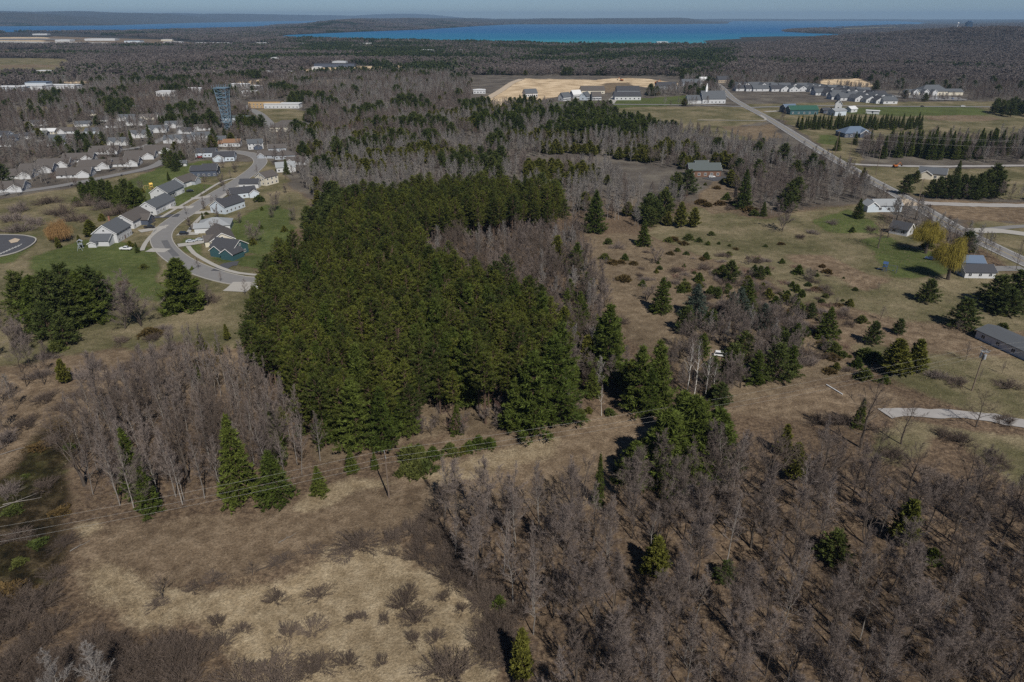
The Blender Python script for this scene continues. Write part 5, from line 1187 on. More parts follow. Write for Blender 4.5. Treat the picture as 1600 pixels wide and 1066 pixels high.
# the big leafless wood in front
X, Y = scatter([(668, 800), (760, 800), (860, 802), (960, 778), (1010, 770), (1130, 745), (1250, 735), (1330, 765), (1410, 800), (1480, 795), (1600, 810), (1760, 860), (2000, 1250), (845, 1250), (830, 1070), (800, 985), (700, 870)], 4.3, .48, rng=RNG)
ev = [G(*p_) for p_ in ((1238, 748), (1222, 712), (1408, 850), (1022, 898), (815, 1062), (934, 790), (1340, 668), (1455, 878), (1300, 870), (1130, 905))]
k_ = np.ones(len(X), bool)
for e in ev:
    k_ &= ~((np.abs(X - e[0] * Y / e[1]) < 3.0) & (Y < e[1] + 2) & (Y > e[1] - 9))
X, Y = X[k_], Y[k_]
print('front wood', len(X)); MAPLES = []
for x, y in zip(X, Y):
    k = random.choice(('maple', 'maple', 'maple', 'maple', 'maple', 'oak', 'aspen', 'aspen'))
    MAPLES.append(tree(k, 'maple_tree', pt(x, y), random.uniform(9.5, 15), 'leafless hardwood in the wide brown wood below the gravel drive', group='leafless hardwoods below the gravel drive', width=random.uniform(.95, 1.25)))
landmark_labels(MAPLES, [((934, 790), 'the thin green spire'), ((1060, 745), 'the white pine clump'), ((1022, 898), 'the bright green cedar'), ((1238, 748), 'the bright cedar by the drive'), ((1345, 730), 'the tall forked oak'), ((1408, 850), 'the yellow-green cedar'), ((1480, 800), 'the sandy bank'), ((700, 860), 'the field corner'), ((818, 1050), 'the cedar at the field edge'), ((1000, 1040), 'the lower end of the wood'), ((1250, 1000), 'the middle of the lower wood'), ((1530, 960), 'the eastern end of the wood'), ((830, 850), 'the clearing border'), ((1180, 850), 'the heart of the brown wood')], 'leafless hardwood', 'leafless hardwoods')
CARW = []
X, Y = scatter([(1045, 565), (1085, 520), (1150, 505), (1245, 520), (1245, 585), (1185, 612), (1095, 628), (1045, 625)], 4.0)
cw = G(1126, 557); k_ = ~((np.abs(X - cw[0] * Y / cw[1]) < 4.5) & (Y < cw[1] + 3) & (Y > cw[1] - 13)); X, Y = X[k_], Y[k_]
for x, y in zip(X, Y):
    CARW.append(tree(random.choice(('maple', 'multi', 'oak', 'grey_aspen', 'multi')), 'bare_tree', pt(x, y), random.uniform(5.5, 10.5), 'leafless tree around the parked white car', group='leafless trees around the white car'))
landmark_labels(CARW, [((1126, 557), 'the parked white car'), ((1060, 590), 'the white birches'), ((1085, 525), 'the silvery blue spruce'), ((1165, 520), 'the meadow clump'), ((1235, 530), 'the brown meadow slope'), ((1200, 600), 'the white beam clearing'), ((1130, 620), 'the clearing border east of the clump')], 'leafless tree', 'leafless trees')
for bx, by, ty in [(1110, 600, 560), (1140, 590, 540), (1180, 600, 548), (1210, 595, 540), (1232, 590, 540), (1125, 632, 600), (1160, 560, 520), (1220, 560, 520), (1240, 545, 505), (1095, 560, 520), (1070, 520, 480), (1110, 515, 485)]:
    g = G(bx, by); tree(random.choice(('white_pine', 'dark_pine')), 'white_pine_tree', g, height_at(g, ty), 'pine mixed into the leafless trees around the white car', group='pines around the white car', width=1.3)
# western edge scrub
X, Y = scatter([(-150, 560), (-20, 480), (30, 520), (90, 560), (60, 640), (20, 720), (-150, 800)], 6.5)
for x, y in zip(X, Y):
    tree(random.choice(('maple', 'oak', 'multi', 'maple', 'multi')), 'scrub_tree', pt(x, y), random.uniform(5, 9), 'scrubby tree in the tangle along the western meadow edge', group='scrub along the western meadow', width=1.2)
# ------------------------------------------------------------------ shrubs
FSH = []
for k, (x, y, s, flat_) in enumerate([(560, 850, 2.4, .6), (540, 865, 1.6, .5), (612, 843, 1.6, .8), (430, 937, 1.5, .8), (487, 985, 1.7, .9), (450, 990, 1.5, 1), (630, 945, 1.9, .8), (648, 968, 1.8, .8), (640, 925, 1.2, 1), (705, 1050, 2.6, .8), (685, 1045, 2, .8), (498, 930, 1.4, .6), (545, 1035, 1.4, .9), (500, 1040, 1.8, .7), (480, 1050, 1.7, .8), (600, 970, .9, 1), (548, 968, .9, 1), (565, 965, .9, 1), (340, 975, 1.2, .9), (378, 985, 1.1, .9), (342, 1008, 1.6, .9), (680, 998, 1.2, 1), (645, 1000, 1.1, 1), (420, 1060, 2.6, .7), (380, 1065, 2.4, .8), (440, 1075, 2.3, .8), (614, 865, .9, .8), (690, 935, .9, .8), (720, 952, .9, .8), (595, 1035, .9, 1), (1270, 1000, 1, 1), (430, 880, 1.0, .5), (445, 872, 1.0, .5), (490, 860, 1.1, .5), (335, 905, 1.2, .5), (302, 920, 1.0, .5), (245, 945, 1.1, .6)]):
    FSH.append(plant(BUSH['brown'], 'dry_shrub', G(x, y), s * 1.05, 'brown twiggy shrub in the tan grass field', group='twiggy shrubs in the tan field', flat_=flat_))
landmark_labels(FSH, [((560, 850), 'the upper field margin'), ((640, 950), 'the middle of the tan field'), ((700, 1050), 'the lower thicket corner'), ((487, 985), 'the western tan field'), ((420, 1065), 'the bottom of the tan field'), ((250, 935), 'the crooked stunted tree'), ((345, 990), 'the lower western field')], 'brown twiggy shrub', 'brown twiggy shrubs')
edge = [(660, 840), (655, 870), (690, 880), (705, 905), (735, 915), (750, 940), (768, 950), (775, 975), (790, 1000), (800, 1030), (672, 815), (690, 845), (720, 880), (745, 905), (780, 935), (700, 860), (730, 890), (760, 1010), (808, 960), (775, 1010), (640, 830)]
for x, y in edge:
    plant(BUSH['thicket'], 'thicket_shrub', G(x, y), random.uniform(1.6, 2.4), 'dark twiggy thicket where the field meets the leafless wood', group='thickets at the field and wood border', flat_=.9)
for x, y in [(60, 1010), (100, 1030), (140, 1040), (180, 1020), (215, 1040), (250, 1020), (285, 1015), (300, 1035), (30, 1030), (10, 990), (45, 975), (230, 1060), (190, 1060), (120, 1065), (60, 1070), (260, 1060), (20, 1060), (85, 985), (20, 950), (55, 945), (150, 1005), (290, 1065)]:
    plant(BUSH['thicket'], 'thicket_shrub', G(x, y), random.uniform(1.8, 2.8), 'dark twiggy thicket along the lower edge of the tan field', group='thickets along the lower field edge', flat_=.9)
MSH = []
for x, y, s in [(1462, 590, 2.6), (1495, 600, 2.2), (1575, 605, 2.4), (1325, 580, 1.5), (1375, 575, 2.4), (1263, 570, 2.6), (1290, 560, 1.8), (1320, 486, 1.6), (1360, 360, 2.2), (1300, 350, 2.4), (1268, 365, 2.4), (1250, 372, 2.0), (1285, 490, 2.0), (965, 388, 2.6), (970, 505, 2.2), (1055, 425, 2.2), (1100, 420, 2.4), (1180, 470, 2.6), (1130, 480, 2.4), (1220, 500, 2.5), (1250, 510, 2.6), (1140, 327, 2.4), (330, 470, 2.6), (20, 345, 3), (55, 350, 2.6), (95, 335, 3), (75, 318, 2.6), (30, 330, 3), (120, 345, 2.6), (140, 320, 3), (185, 335, 3), (165, 325, 3), (28, 362, 3), (130, 590, 2.4), (150, 575, 2.6), (180, 590, 2.8), (205, 575, 2.4), (245, 560, 2.6), (270, 545, 2.2), (60, 590, 2.6), (100, 530, 2.4), (190, 535, 2), (240, 530, 2.2), (255, 515, 2), (75, 560, 2.5), (70, 625, 2.4), (100, 640, 2.2), (40, 665, 2.4), (12, 690, 2.6), (120, 620, 2), (85, 690, 2), (15, 770, 2.4), (1455, 745, 2.2), (1480, 765, 2.6), (1500, 690, 2.4), (1475, 682, 2.0), (1395, 715, 2.4), (1300, 690, 2.4), (1315, 660, 2.6), (1280, 660, 2.2), (1560, 725, 2.2), (1570, 660, 2.0)]:
    if y < 365 and x < 200: s *= 1.7
    MSH.append(plant(random.choice((BUSH['grey'], BUSH['brown'])), 'bare_shrub', G(x, y), s, 'leafless grey-brown shrub scattered on the open meadows', group='leafless shrubs on the open meadows', flat_=.8))
landmark_labels(MSH, [((1500, 600), 'the transformer pole'), ((1350, 575), 'the dense dark cedars'), ((1270, 560), 'the lower brown meadow'), ((1280, 360), 'the upper lawn'), ((1000, 420), 'the upper brown slope'), ((1150, 480), 'the meadow clump'), ((60, 340), 'the orange willow'), ((160, 325), 'the pine row by the white houses'), ((200, 560), 'the rough western slope'), ((60, 620), 'the western edge scrub'), ((20, 720), 'the marsh strip'), ((1480, 710), 'the sandy bank'), ((1300, 680), 'the forked oak')], 'leafless grey-brown shrub', 'leafless shrubs')
for x, y, s, kd in [(655, 712, 2.6, 'pine'), (677, 716, 2.6, 'pine'), (648, 742, 2.6, 'juniper'), (665, 736, 2.2, 'juniper'), (632, 742, 1.8, 'juniper'), (703, 705, 1.6, 'juniper'), (708, 712, 1.3, 'juniper'), (733, 705, 2.4, 'pine'), (748, 697, 2.4, 'pine'), (765, 699, 2.3, 'pine'), (725, 708, 1.8, 'cedar'), (645, 722, 3.2, 'juniper'), (905, 650, 1.6, 'juniper'), (920, 645, 1.5, 'cedar'), (952, 648, 1.4, 'juniper'), (1130, 633, 1.5, 'juniper'), (1115, 620, 3, 'pine'), (780, 948, 2.0, 'pine'), (1455, 878, 2.6, 'pine'), (640, 1000, .1, 'juniper'),
        (975, 438, 1.9, 'rusty'), (1004, 447, 2.0, 'pine'), (1044, 449, 2.0, 'pine'), (950, 381, 2.0, 'juniper'), (945, 405, 2.0, 'juniper'), (957, 412, 1.6, 'rusty'), (970, 411, 1.2, 'rusty'), (990, 413, 1.2, 'rusty'), (1103, 405, 2.6, 'pine'), (1111, 368, 1.6, 'juniper'), (1123, 382, 1.2, 'pine'), (1092, 378, 1.6, 'juniper'), (1058, 393, 1.3, 'juniper'), (1072, 398, 1.2, 'juniper'), (1068, 382, 1.4, 'rusty'), (1045, 378, 1.8, 'juniper'), (1052, 376, 1.7, 'rusty'), (1075, 375, 2.2, 'juniper'), (1106, 383, 1.6, 'pine'), (1134, 433, 1.8, 'juniper'), (1128, 425, 2.6, 'pine'), (1102, 497, 2.2, 'pine'), (1025, 488, 1.8, 'juniper'), (1070, 452, 2.4, 'juniper'), (1092, 440, 3, 'pine'), (1110, 460, 2.8, 'pine'), (1117, 428, 1.5, 'juniper'), (1140, 385, .9, 'juniper'), (1196, 386, 1.0, 'juniper'), (1150, 390, .8, 'rusty'), (1095, 318, 2.2, 'rusty'), (1105, 322, 1.8, 'rusty'), (1125, 320, 2.0, 'rusty'), (1145, 320, 1.8, 'rusty'), (1120, 295, 1.6, 'rusty'), (1128, 287, 2.6, 'cedar'), (1102, 290, 1.6, 'cedar'), (1135, 312, 3.4, 'pine'), (1178, 337, 2.4, 'juniper'), (1170, 330, 2.4, 'rusty'),
        (1212, 475, 2.6, 'pine'), (1228, 472, 2.6, 'cedar'), (1242, 474, 2.6, 'pine'), (1205, 545, 3.2, 'pine'), (1220, 530, 3, 'juniper'), (1232, 535, 3.2, 'juniper'), (1240, 520, 3, 'cedar'), (1346, 504, 1.9, 'juniper'), (1331, 363, 2.2, 'pine'), (1262, 447, 1.2, 'juniper'), (1275, 453, 1.1, 'rusty'), (1290, 465, 1.2, 'juniper'), (1310, 478, .9, 'rusty'), (1220, 382, 1.0, 'rusty'), (1276, 432, 1.0, 'juniper'), (1336, 454, 1.0, 'juniper'), (1548, 488, 1.6, 'juniper'), (1562, 491, 1.9, 'juniper'), (1567, 513, 1.5, 'juniper'), (1338, 574, 2.6, 'pine'), (1350, 592, 2.4, 'juniper'), (1365, 566, 2.6, 'juniper'), (1382, 598, 2.0, 'pine'), (1352, 560, 2.6, 'juniper'), (1298, 549, 2.6, 'juniper'), (1306, 577, 1.9, 'cedar'), (1296, 582, 1.2, 'rusty'), (1300, 560, 1.4, 'rusty'), (1316, 557, 1.4, 'juniper'), (1290, 540, 1.5, 'rusty'),
        (170, 500, 3.0, 'pine'), (225, 420, 1.6, 'juniper'), (186, 455, 1.6, 'juniper'), (384, 523, 1.8, 'juniper'), (192, 445, 1.3, 'rusty'), (235, 523, 2.0, 'rusty'), (305, 567, 1.1, 'rusty'), (330, 567, 1.6, 'rusty'), (88, 550, 2.4, 'juniper'), (204, 386, 2.4, 'cedar'), (120, 318, 3, 'pine'), (160, 345, 3, 'cedar'), (195, 332, 3, 'cedar'), (1480, 400, 2.5, 'juniper'), (1448, 388, 2.4, 'juniper')]:
    nm = {'pine': 'young_pine', 'juniper': 'juniper_shrub', 'rusty': 'rusty_juniper', 'cedar': 'young_cedar'}[kd]
    lb = {'pine': 'knee to head high young pine on open ground', 'juniper': 'low green juniper on open ground', 'rusty': 'low rust tinged juniper on open ground', 'cedar': 'small olive young cedar on open ground'}[kd]
    if s > .5: plant(MOUND[kd], nm, G(x, y), s, lb, group=lb.split(' on ')[0] + 's on open ground', flat_=1.0 if kd != 'rusty' else .8)
for k in range(70):
    x, y = random.uniform(1010, 1330), random.uniform(385, 560)
    if y > 380 + (x - 1000) * .12 and y < 420 + (x - 1000) * .45:
        plant(MOUND[random.choice(('juniper', 'rusty', 'pine'))], 'juniper_seedling', G(x, y), random.uniform(.5, 1.3), 'tiny evergreen seedling dotted over the brown meadow', group='evergreen seedlings on the brown meadow')

for k in range(34):      # ragged front and flanks of the stand
    bx, by = random.choice([(random.uniform(420, 520), random.uniform(640, 712)), (random.uniform(520, 900), random.uniform(660, 690)), (random.uniform(398, 425), random.uniform(480, 620)), (random.uniform(860, 900), random.uniform(540, 640))])
    kd = random.choice(('white_pine', 'red_pine', 'spruce', 'white_pine'))
    tree(kd, 'edge_pine_tree', G(bx, by), random.uniform(4, 11), 'young evergreen of uneven height along the ragged flank of the stand', group='young evergreens along the stand flank', width=random.uniform(.9, 1.3))
for k in range(300):
    x, y = random.gauss(1150, 95), random.gauss(475, 58)
    if not (380 + (x - 1000) * .12 < y < 440 + (x - 1000) * .5) or x > 1330: continue
    if k % 5 == 1: plant(MOUND[random.choice(('pine', 'juniper', 'pine', 'cedar'))], 'meadow_evergreen', G(x, y), random.uniform(1.2, 3.2), 'small evergreen among the brush of the brown meadow', group='small evergreens in the meadow brush')
    elif k % 4 == 0: tree(random.choice(('multi', 'small_tree')), 'meadow_sapling', G(x, y), random.uniform(2.5, 5.5), 'leafless sapling in the rough brush of the brown meadow', group='leafless saplings in the meadow brush', width=1.2)
    else: plant(random.choice((BUSH['grey'], BUSH['brown'], BUSH['red'])), 'meadow_brush', G(x, y), random.uniform(.8, 2.2), 'leafless brush clump on the brown meadow beside the young conifers', group='brush clumps on the brown meadow', flat_=random.uniform(.5, .9))

for k in range(46):
    bx = random.uniform(500, 920); by = 697 - (bx - 500) * .1 + random.uniform(-22, 6) - (12 if bx > 880 else 0)
    tree(random.choice(('small_tree', 'multi', 'red_twig', 'multi')), 'edge_sapling', G(bx, by), random.uniform(2.5, 6.5), 'leafless sapling in the dry fringe along the front of the pine stand', group='saplings in the fringe of the stand front', width=1.1)

for bx, by in [(720, 560), (640, 610), (560, 560), (800, 590), (690, 520), (760, 540), (850, 560), (610, 470)]:
    tree('red_twig', 'dead_pine_tree', G(bx, by), random.uniform(14, 17), 'rust brown dead tree showing inside the dense pine stand', group='dead trees inside the stand', width=.6)

yard = 0
while yard < 46:
    bx, by = random.choice([(random.uniform(150, 340), random.uniform(290, 385)), (random.uniform(290, 460), random.uniform(250, 400)), (random.uniform(0, 270), random.uniform(225, 300))])
    g = G(bx, by)
    if not keep_ok(np.array([g[0]]), np.array([g[1]]), -1.5)[0]: continue
    yard += 1
    if yard % 3: tree(random.choice(('small_tree', 'multi', 'round_bare')), 'yard_tree', g, random.uniform(3.5, 7), 'bare yard tree between the houses of the western streets', group='bare yard trees of the western streets', width=1.2)
    else: plant(MOUND[random.choice(('pine', 'cedar', 'juniper'))], 'yard_shrub', g, random.uniform(1.2, 3.0), 'evergreen yard shrub between the houses of the western streets', group='evergreen yard shrubs of the western streets')

for bx, by in [(900, 560), (915, 590), (935, 560), (910, 520), (890, 470), (930, 530), (955, 570), (925, 620), (975, 600), (985, 620), (880, 545), (900, 430), (870, 420), (960, 545), (915, 470)]:
    tree(random.choice(('white_pine', 'cedar', 'spruce', 'white_pine')), 'strip_pine_tree', G(bx, by), random.uniform(6, 12), 'evergreen mixed into the leafless strip beside the pine stand', group='evergreens in the leafless strip', width=1.2)

for x, y in [(95, 665), (110, 700), (60, 700), (40, 745), (20, 800), (70, 760), (95, 800), (60, 850), (30, 880), (85, 900), (10, 930), (50, 925), (100, 850), (25, 840)]:
    plant(random.choice((BUSH['brown'], MOUND['juniper'], BUSH['thicket'], MOUND['rusty'])), 'marsh_bush', G(x, y), random.uniform(.7, 1.9), 'low bush on the dark marshy strip', group='low bushes on the marshy strip', flat_=.6)
# ------------------------------------------------------------------ the woods beyond, as one mass each
CLEAR = [p for c, s, p in ZONES if c in (TAN, DRY, GREEN, OLIVE, SAND, MOSS)] + [[(1150, 190), (1230, 190), (1240, 230), (1215, 225), (1130, 205)], [(1175, 132), (1260, 134), (1400, 150), (1400, 166), (1150, 166)], [(0, 50), (130, 53), (330, 66), (440, 69), (440, 72), (0, 72)], [(0, 134), (140, 134), (140, 146), (0, 146)], [(1130, 150), (1320, 150), (1320, 186), (1180, 186)],
                                                                    [(870, 142), (1010, 142), (1010, 164), (870, 164)], STAND, [(738, 118), (1066, 119), (1066, 141), (1000, 146), (840, 162), (738, 170)], [(600, 400), (900, 360), (960, 420), (1000, 600), (800, 600)], [(1090, 262), (1130, 262), (1140, 330), (1075, 330)]]
SPARSE = [[(955, 166), (1165, 168), (1200, 190), (1150, 200), (1210, 222), (1120, 215), (1020, 200), (960, 184)]]
CONIF = [(712, 168), (830, 166), (960, 185), (1080, 200), (1090, 238), (980, 250), (880, 245), (760, 225)]
GREYW = [(480, 205), (720, 180), (1150, 225), (1150, 300), (900, 330), (480, 300)]
BAND = [(450, 58), (800, 66), (1160, 70), (1130, 110), (800, 100), (480, 84)]
def grid_pts(r0, r1, sp, rng):
    sp = float(sp)
    n = int(r1 * 1.05 / sp); X, Y = np.meshgrid(np.arange(-n, n + 1) * sp, np.arange(int(r1 / sp) + 1) * sp); X[1::2] += sp / 2
    X = X.ravel() + rng.uniform(-.42, .42, X.size) * sp; Y = Y.ravel() + rng.uniform(-.42, .42, Y.size) * sp
    d = np.hypot(X, Y); a = np.abs(np.degrees(np.arctan2(X, Y))); ok = (d > r0) & (d < r1) & (a < 47)
    return X[ok], Y[ok]
rng = np.random.default_rng(21)
X, Y = grid_pts(285, 1150, 5.1, rng)
ok = keep_ok(X, Y, 1.5)
X, Y = X[ok], Y[ok]
for q in CLEAR:
    ok = sdist(poly_w(q), X, Y) < -1.5; X, Y = X[ok], Y[ok]
# thin out by a slow noise, so that the canopy has glades
D = np.hypot(X, Y); nz = vnoise(X, Y, 38, 31); ok = (nz > .2) & (rng.uniform(size=len(X)) < np.where(D < 600, .95, .85)); X, Y, nz = X[ok], Y[ok], nz[ok]
inC, inG = sdist(poly_w(CONIF), X, Y) > 0, sdist(poly_w(GREYW), X, Y) > 0
n2, n3 = vnoise(X, Y, 24, 33), vnoise(X, Y, 60, 34)
Z = hgt(X, Y); pxs, pys = project(X, Y, Z)
ent = []
for x, y, z, c, g_, a, b_, px_ in zip(X, Y, Z, inC, inG, n2, n3, pxs):
    u = rng.uniform()
    if c: k = ('grey_aspen' if u < .5 else 'maple') if a < .4 and u < .75 else ('cedar' if (b_ > .46 and u < .8) else ('dark_pine' if u < .35 else ('white_pine' if u < .72 else 'grey_aspen')))
    elif g_: k = 'cedar' if a > .64 and u < .8 else ('dark_pine' if a < .17 and u < .6 else ('red_twig' if b_ < .34 and u < .65 else (('grey_aspen' if u < .85 else 'maple') if b_ > .5 else ('grey_aspen' if u < .25 else 'maple'))))
    elif px_ > 1130: k = ('maple' if u < (.85 if b_ < .55 else .4) else 'grey_aspen') if u < .97 else 'dark_pine'
    else: k = ('dark_pine' if u < .85 else 'spruce') if a > .77 else ('maple' if u < (.85 if b_ < .52 else .35) else ('grey_aspen' if u < .95 else ('cedar' if u < .98 else 'red_twig')))
    h = {'cedar': rng.uniform(5, 8.5), 'dark_pine': rng.uniform(6.5, 12), 'white_pine': rng.uniform(9, 14), 'spruce': rng.uniform(8, 12), 'maple': rng.uniform(6, 10.5), 'grey_aspen': rng.uniform(7, 11.5), 'red_twig': rng.uniform(4.5, 7)}[k]
    ent.append(entry(k, x, y, z, h, {'cedar': 2.0, 'dark_pine': 1.35, 'white_pine': 1.5, 'maple': 1.25, 'grey_aspen': 1.2, 'red_twig': 1.2}.get(k, 1.0), rng))
print('middle wood', len(ent))
gn_mass('middle_woods', 'wide mixed wood of leafless trees and evergreens beyond the stand', 'woods', ent)
# far clumps
def clump(seed, kind, n=22, half=20):
    r = np.random.default_rng(seed); t = TB()
    for i in range(n):
        x, y = r.uniform(-half, half, 2); h = r.uniform(9, 15); m_ = 26
        if kind == 'conifer' or (kind == 'mixed' and r.uniform() < .35):
            u = r.uniform(0, 1, m_) ** .8; a = r.uniform(0, 6.28, m_); rr = 3.1 * (1 - u) + .2
            C = np.stack([x + np.cos(a) * rr * .6, y + np.sin(a) * rr * .6, h * (.12 + .85 * u)], 1); Dv = unit(np.stack([np.cos(a), np.sin(a), np.full(m_, .35)], 1))
            t.blades(C, Dv, 1.9, .42, 4, .45, r, 1)
        else:
            u = r.uniform(0, 1, m_); a = r.uniform(0, 6.28, m_); rr = 3.4 * np.sqrt(r.uniform(0, 1, m_)) * np.sin(np.pi * (.25 + .7 * u))
            C = np.stack([x + np.cos(a) * rr, y + np.sin(a) * rr, h * (.3 + .6 * u)], 1); Dv = unit(np.stack([np.cos(a) * .6, np.sin(a) * .6, np.full(m_, .9)], 1))
            t.blades(C, Dv, 2.1, .17, 6, .5, r, 0)
    return t.mesh('clump_' + kind, [M['twig_far'], M['far_pine']])
M['twig_far'] = leafy('far_twigs', (.105, .088, .083), (.175, .15, .14), .9, .35)
M['far_pine'] = leafy('far_needles', (.035, .05, .018), (.058, .072, .024), .8, .5)
CL = {k: [clump(2000 + 10 * j + i, k) for i in range(4)] for j, k in enumerate(('bare', 'mixed', 'conifer'))}
ent = []
for r0, r1, sp, sc_ in ((1120, 2300, 26, 1.0), (2280, 4200, 34, 1.15), (4150, 9500, 62, 1.7)):
    X, Y = grid_pts(r0, r1, sp, rng); ok = keep_ok(X, Y, 16); X, Y = X[ok], Y[ok]
    for q in CLEAR:
        ok = sdist(poly_w(q), X, Y) < -6; X, Y = X[ok], Y[ok]
    for o_ in ('bay_water', 'inlet_water'):
        q = np.array([v.co[:2] for v in bpy.data.objects[o_].data.vertices]); ok = sdist(q, X, Y) < -22; X, Y = X[ok], Y[ok]
    inB = sdist(poly_w(BAND), X, Y) > 0; Z = hgt(X, Y); a = vnoise(X, Y, 130, 41); b_ = vnoise(X, Y, 420, 42); px_, _ = project(X, Y, Z)
    for x, y, z, ib, p, q, xx in zip(X, Y, Z, inB, a, b_, px_):
        u = rng.uniform()
        k = ('conifer' if p > .38 else 'mixed') if ib else (('bare' if p < .82 else 'mixed') if xx > 1120 else ('conifer' if p * .6 + q * .4 > .7 else ('mixed' if p > .55 else 'bare')))
        s = sc_ * rng.uniform(.8, 1.2); ent.append((CL[k][int(rng.integers(4))], x, y, z - .4, rng.uniform(0, 6.28), s, s * (.7 if sc_ < 1.5 else .5)))
print('far clumps', len(ent))
gn_mass('distant_woods', 'distant unbroken woods reaching to the bay and along the ridge', 'woods', ent)

# ------------------------------------------------------------------ grass and undergrowth in front
MARSH = poly_w([p for c, s, p in ZONES if c == MOSS][0])
def grass(name, label, polys, dens, mat, size, wdt, cat='grass', seed=5, avoid=()):
    r = np.random.default_rng(seed); t = TB()
    for poly, dn in polys:
        P = poly_w(poly); x0, y0 = P.min(0); x1, y1 = P.max(0); n = int((x1 - x0) * (y1 - y0) * dn)
        X, Y = r.uniform(x0, x1, n), r.uniform(y0, y1, n); ok = (sdist(P, X, Y) > 2.5) & (sdist(MARSH, X, Y) < 1) & (vnoise(X, Y, 3.1, 51) > r.uniform(.15, .62, n)); X, Y = X[ok], Y[ok]
        C = np.stack([X, Y, hgt(X, Y) - .02], 1); Dv = unit(np.stack([r.normal(size=len(X)) * .35 + .25, r.normal(size=len(X)) * .35, np.ones(len(X))], 1))
        sh = np.clip(.5 + (vnoise(X, Y, 2.2, 52) - .5) * .9, .05, .95)
        t.blades(C, Dv, size * r.uniform(.6, 1.3, len(X)), wdt, 3, .55, r, 0, sh)
    o = obj(name, t.mesh(name, [M[mat]])); return tag(o, label, cat, None, 'stuff')
FIELD = [p for c, s, p in ZONES if c == TAN][0]; FIELD_N = [p for c, s, p in ZONES if c == DRY][1]; CLEARING = [p for c, s, p in ZONES if c == DRY][2]
grass('dry_grass', 'dry tan grass tufts over the open field in front', [(FIELD, 9), ([p for c, s, p in ZONES if c == TAN][1], 8)], 1, 'straw', .34, .075)
M['straw_dull'] = leafy('dull_straw', (.215, .168, .118), (.215, .168, .118), .9, .5)
grass('dull_grass', 'dull brown grass along the clearing and the upper field', [(FIELD_N, 5), (CLEARING, 4), ([(60, 540), (330, 530), (400, 600), (140, 690), (110, 820), (-40, 980), (-60, 700)], 2)], 1, 'straw_dull', .34, .075, seed=6)
MEADOW = [p for c, s, p in ZONES if c == RUST][1]
grass('meadow_grass', 'rough brown meadow grass between the young conifers', [(MEADOW, 1.8), ([p for c, s, p in ZONES if c == OLIVE][1], .8), ([(60, 440), (250, 440), (410, 460), (400, 530), (200, 540), (60, 560)], 1.2)], 1, 'straw_dull', .42, .10, seed=7)
def brushwood(name, label, polys, mat, l=1.0, seed=8):
    r = np.random.default_rng(seed); t = TB()
    for poly, dn in polys:
        P = poly_w(poly); x0, y0 = P.min(0); x1, y1 = P.max(0); n = int((x1 - x0) * (y1 - y0) * dn)
        X, Y = r.uniform(x0, x1, n), r.uniform(y0, y1, n); ok = (sdist(P, X, Y) > 0) & (vnoise(X, Y, 6, 61) > r.uniform(.2, .8, n)); X, Y = X[ok], Y[ok]
        C = np.stack([X, Y, hgt(X, Y) - .03], 1); C = np.repeat(C, 4, 0) + r.normal(size=(len(X) * 4, 3)) * [.25, .25, 0]
        d = unit(r.normal(size=C.shape) * [.7, .7, .3] + [0, 0, .8]); t.spikes(C, C + d * (l * r.uniform(.4, 1.3, len(C)))[:, None], .014, r)
    o = obj(name, t.mesh(name, [M[mat]])); return tag(o, label, 'undergrowth', None, 'stuff')
WOODF = [(668, 800), (760, 800), (860, 802), (960, 778), (1010, 770), (1130, 745), (1250, 735), (1330, 765), (1410, 780), (1600, 800), (1760, 860), (1900, 1150), (835, 1150), (800, 985), (700, 870)]
brushwood('undergrowth', 'brown twiggy undergrowth beneath the leafless woods', [(WOODF, 2.4), ([(140, 815), (330, 785), (440, 765), (505, 722), (440, 650), (398, 615), (240, 605), (125, 720)], 2.0)], 'twig')
brushwood('marsh_scrub', 'low dark scrub on the marshy strip at the western edge', [([(75, 650), (120, 648), (104, 740), (112, 860), (80, 960), (-60, 1000), (-60, 800), (35, 700)], 7.0)], 'cedar_dark', .6, 9) if 'cedar_dark' in M else None

# ------------------------------------------------------------------ poles and wires
def utility_pole(label, pc, ytop, yaw, arms=1, transformer=False, hfix=None):
    g = G(*pc); h = hfix or height_at(g, ytop)
    root = tag(obj('utility_pole', None, None, g, yaw), label, 'utility pole')
    a = MB(); a.tube((0, 0, -.5), (0, 0, h), .17, .11, 8); obj('post', a.mesh('post', M['wood_pole']), root)
    tops = []
    for k in range(arms):
        z = h - .35 - k * 1.1; a = MB(); a.box(-1.25, 1.25, -.06, .06, z - .06, z + .06); a.tube((-.7, 0, z), (0, .02, z - .8), .025, .025, 4); a.tube((.7, 0, z), (0, .02, z - .8), .025, .025, 4)
        cx = obj('crossarm', a.mesh('crossarm', M['wood_pole']), root)
        for x in (-1.15, -.45, .45, 1.15):
            b2 = MB(); b2.tube((x, 0, z + .06), (x, 0, z + .3), .06, .045, 6); obj('insulator', b2.mesh('insulator', M['metal']), cx)
            if k == 0 and abs(x) > 1: tops.append((x, z + .3))
    tops.append((0.0, h - 2.0))
    if transformer:
        for s in (-1, 1):
            a = MB(); a.tube((s * .5, .1, h - 2.6), (s * .5, .1, h - 1.5), .3, .3, 10); a.tube((s * .5, .1, h - 1.5), (s * .5, .1, h - 1.3), .12, .1, 8); obj('transformer', a.mesh('transformer', M['metal']), root)
        for k in range(5):
            a = MB(); q = k * 1.25; a.box(-.05, .05, -.9, .9, h - .9, h - .8); a.tube((0, .8 - k * .4, h - .85), (0, .8 - k * .4, h - .3), .07, .05, 6); obj('switch_gear', a.mesh('switch_gear', M['metal']), root, (0, 0, 0), q)
    c, s = math.cos(yaw), math.sin(yaw)
    return [Vector((g[0] + c * x, g[1] + s * x, g[2] + z)) for x, z in tops]
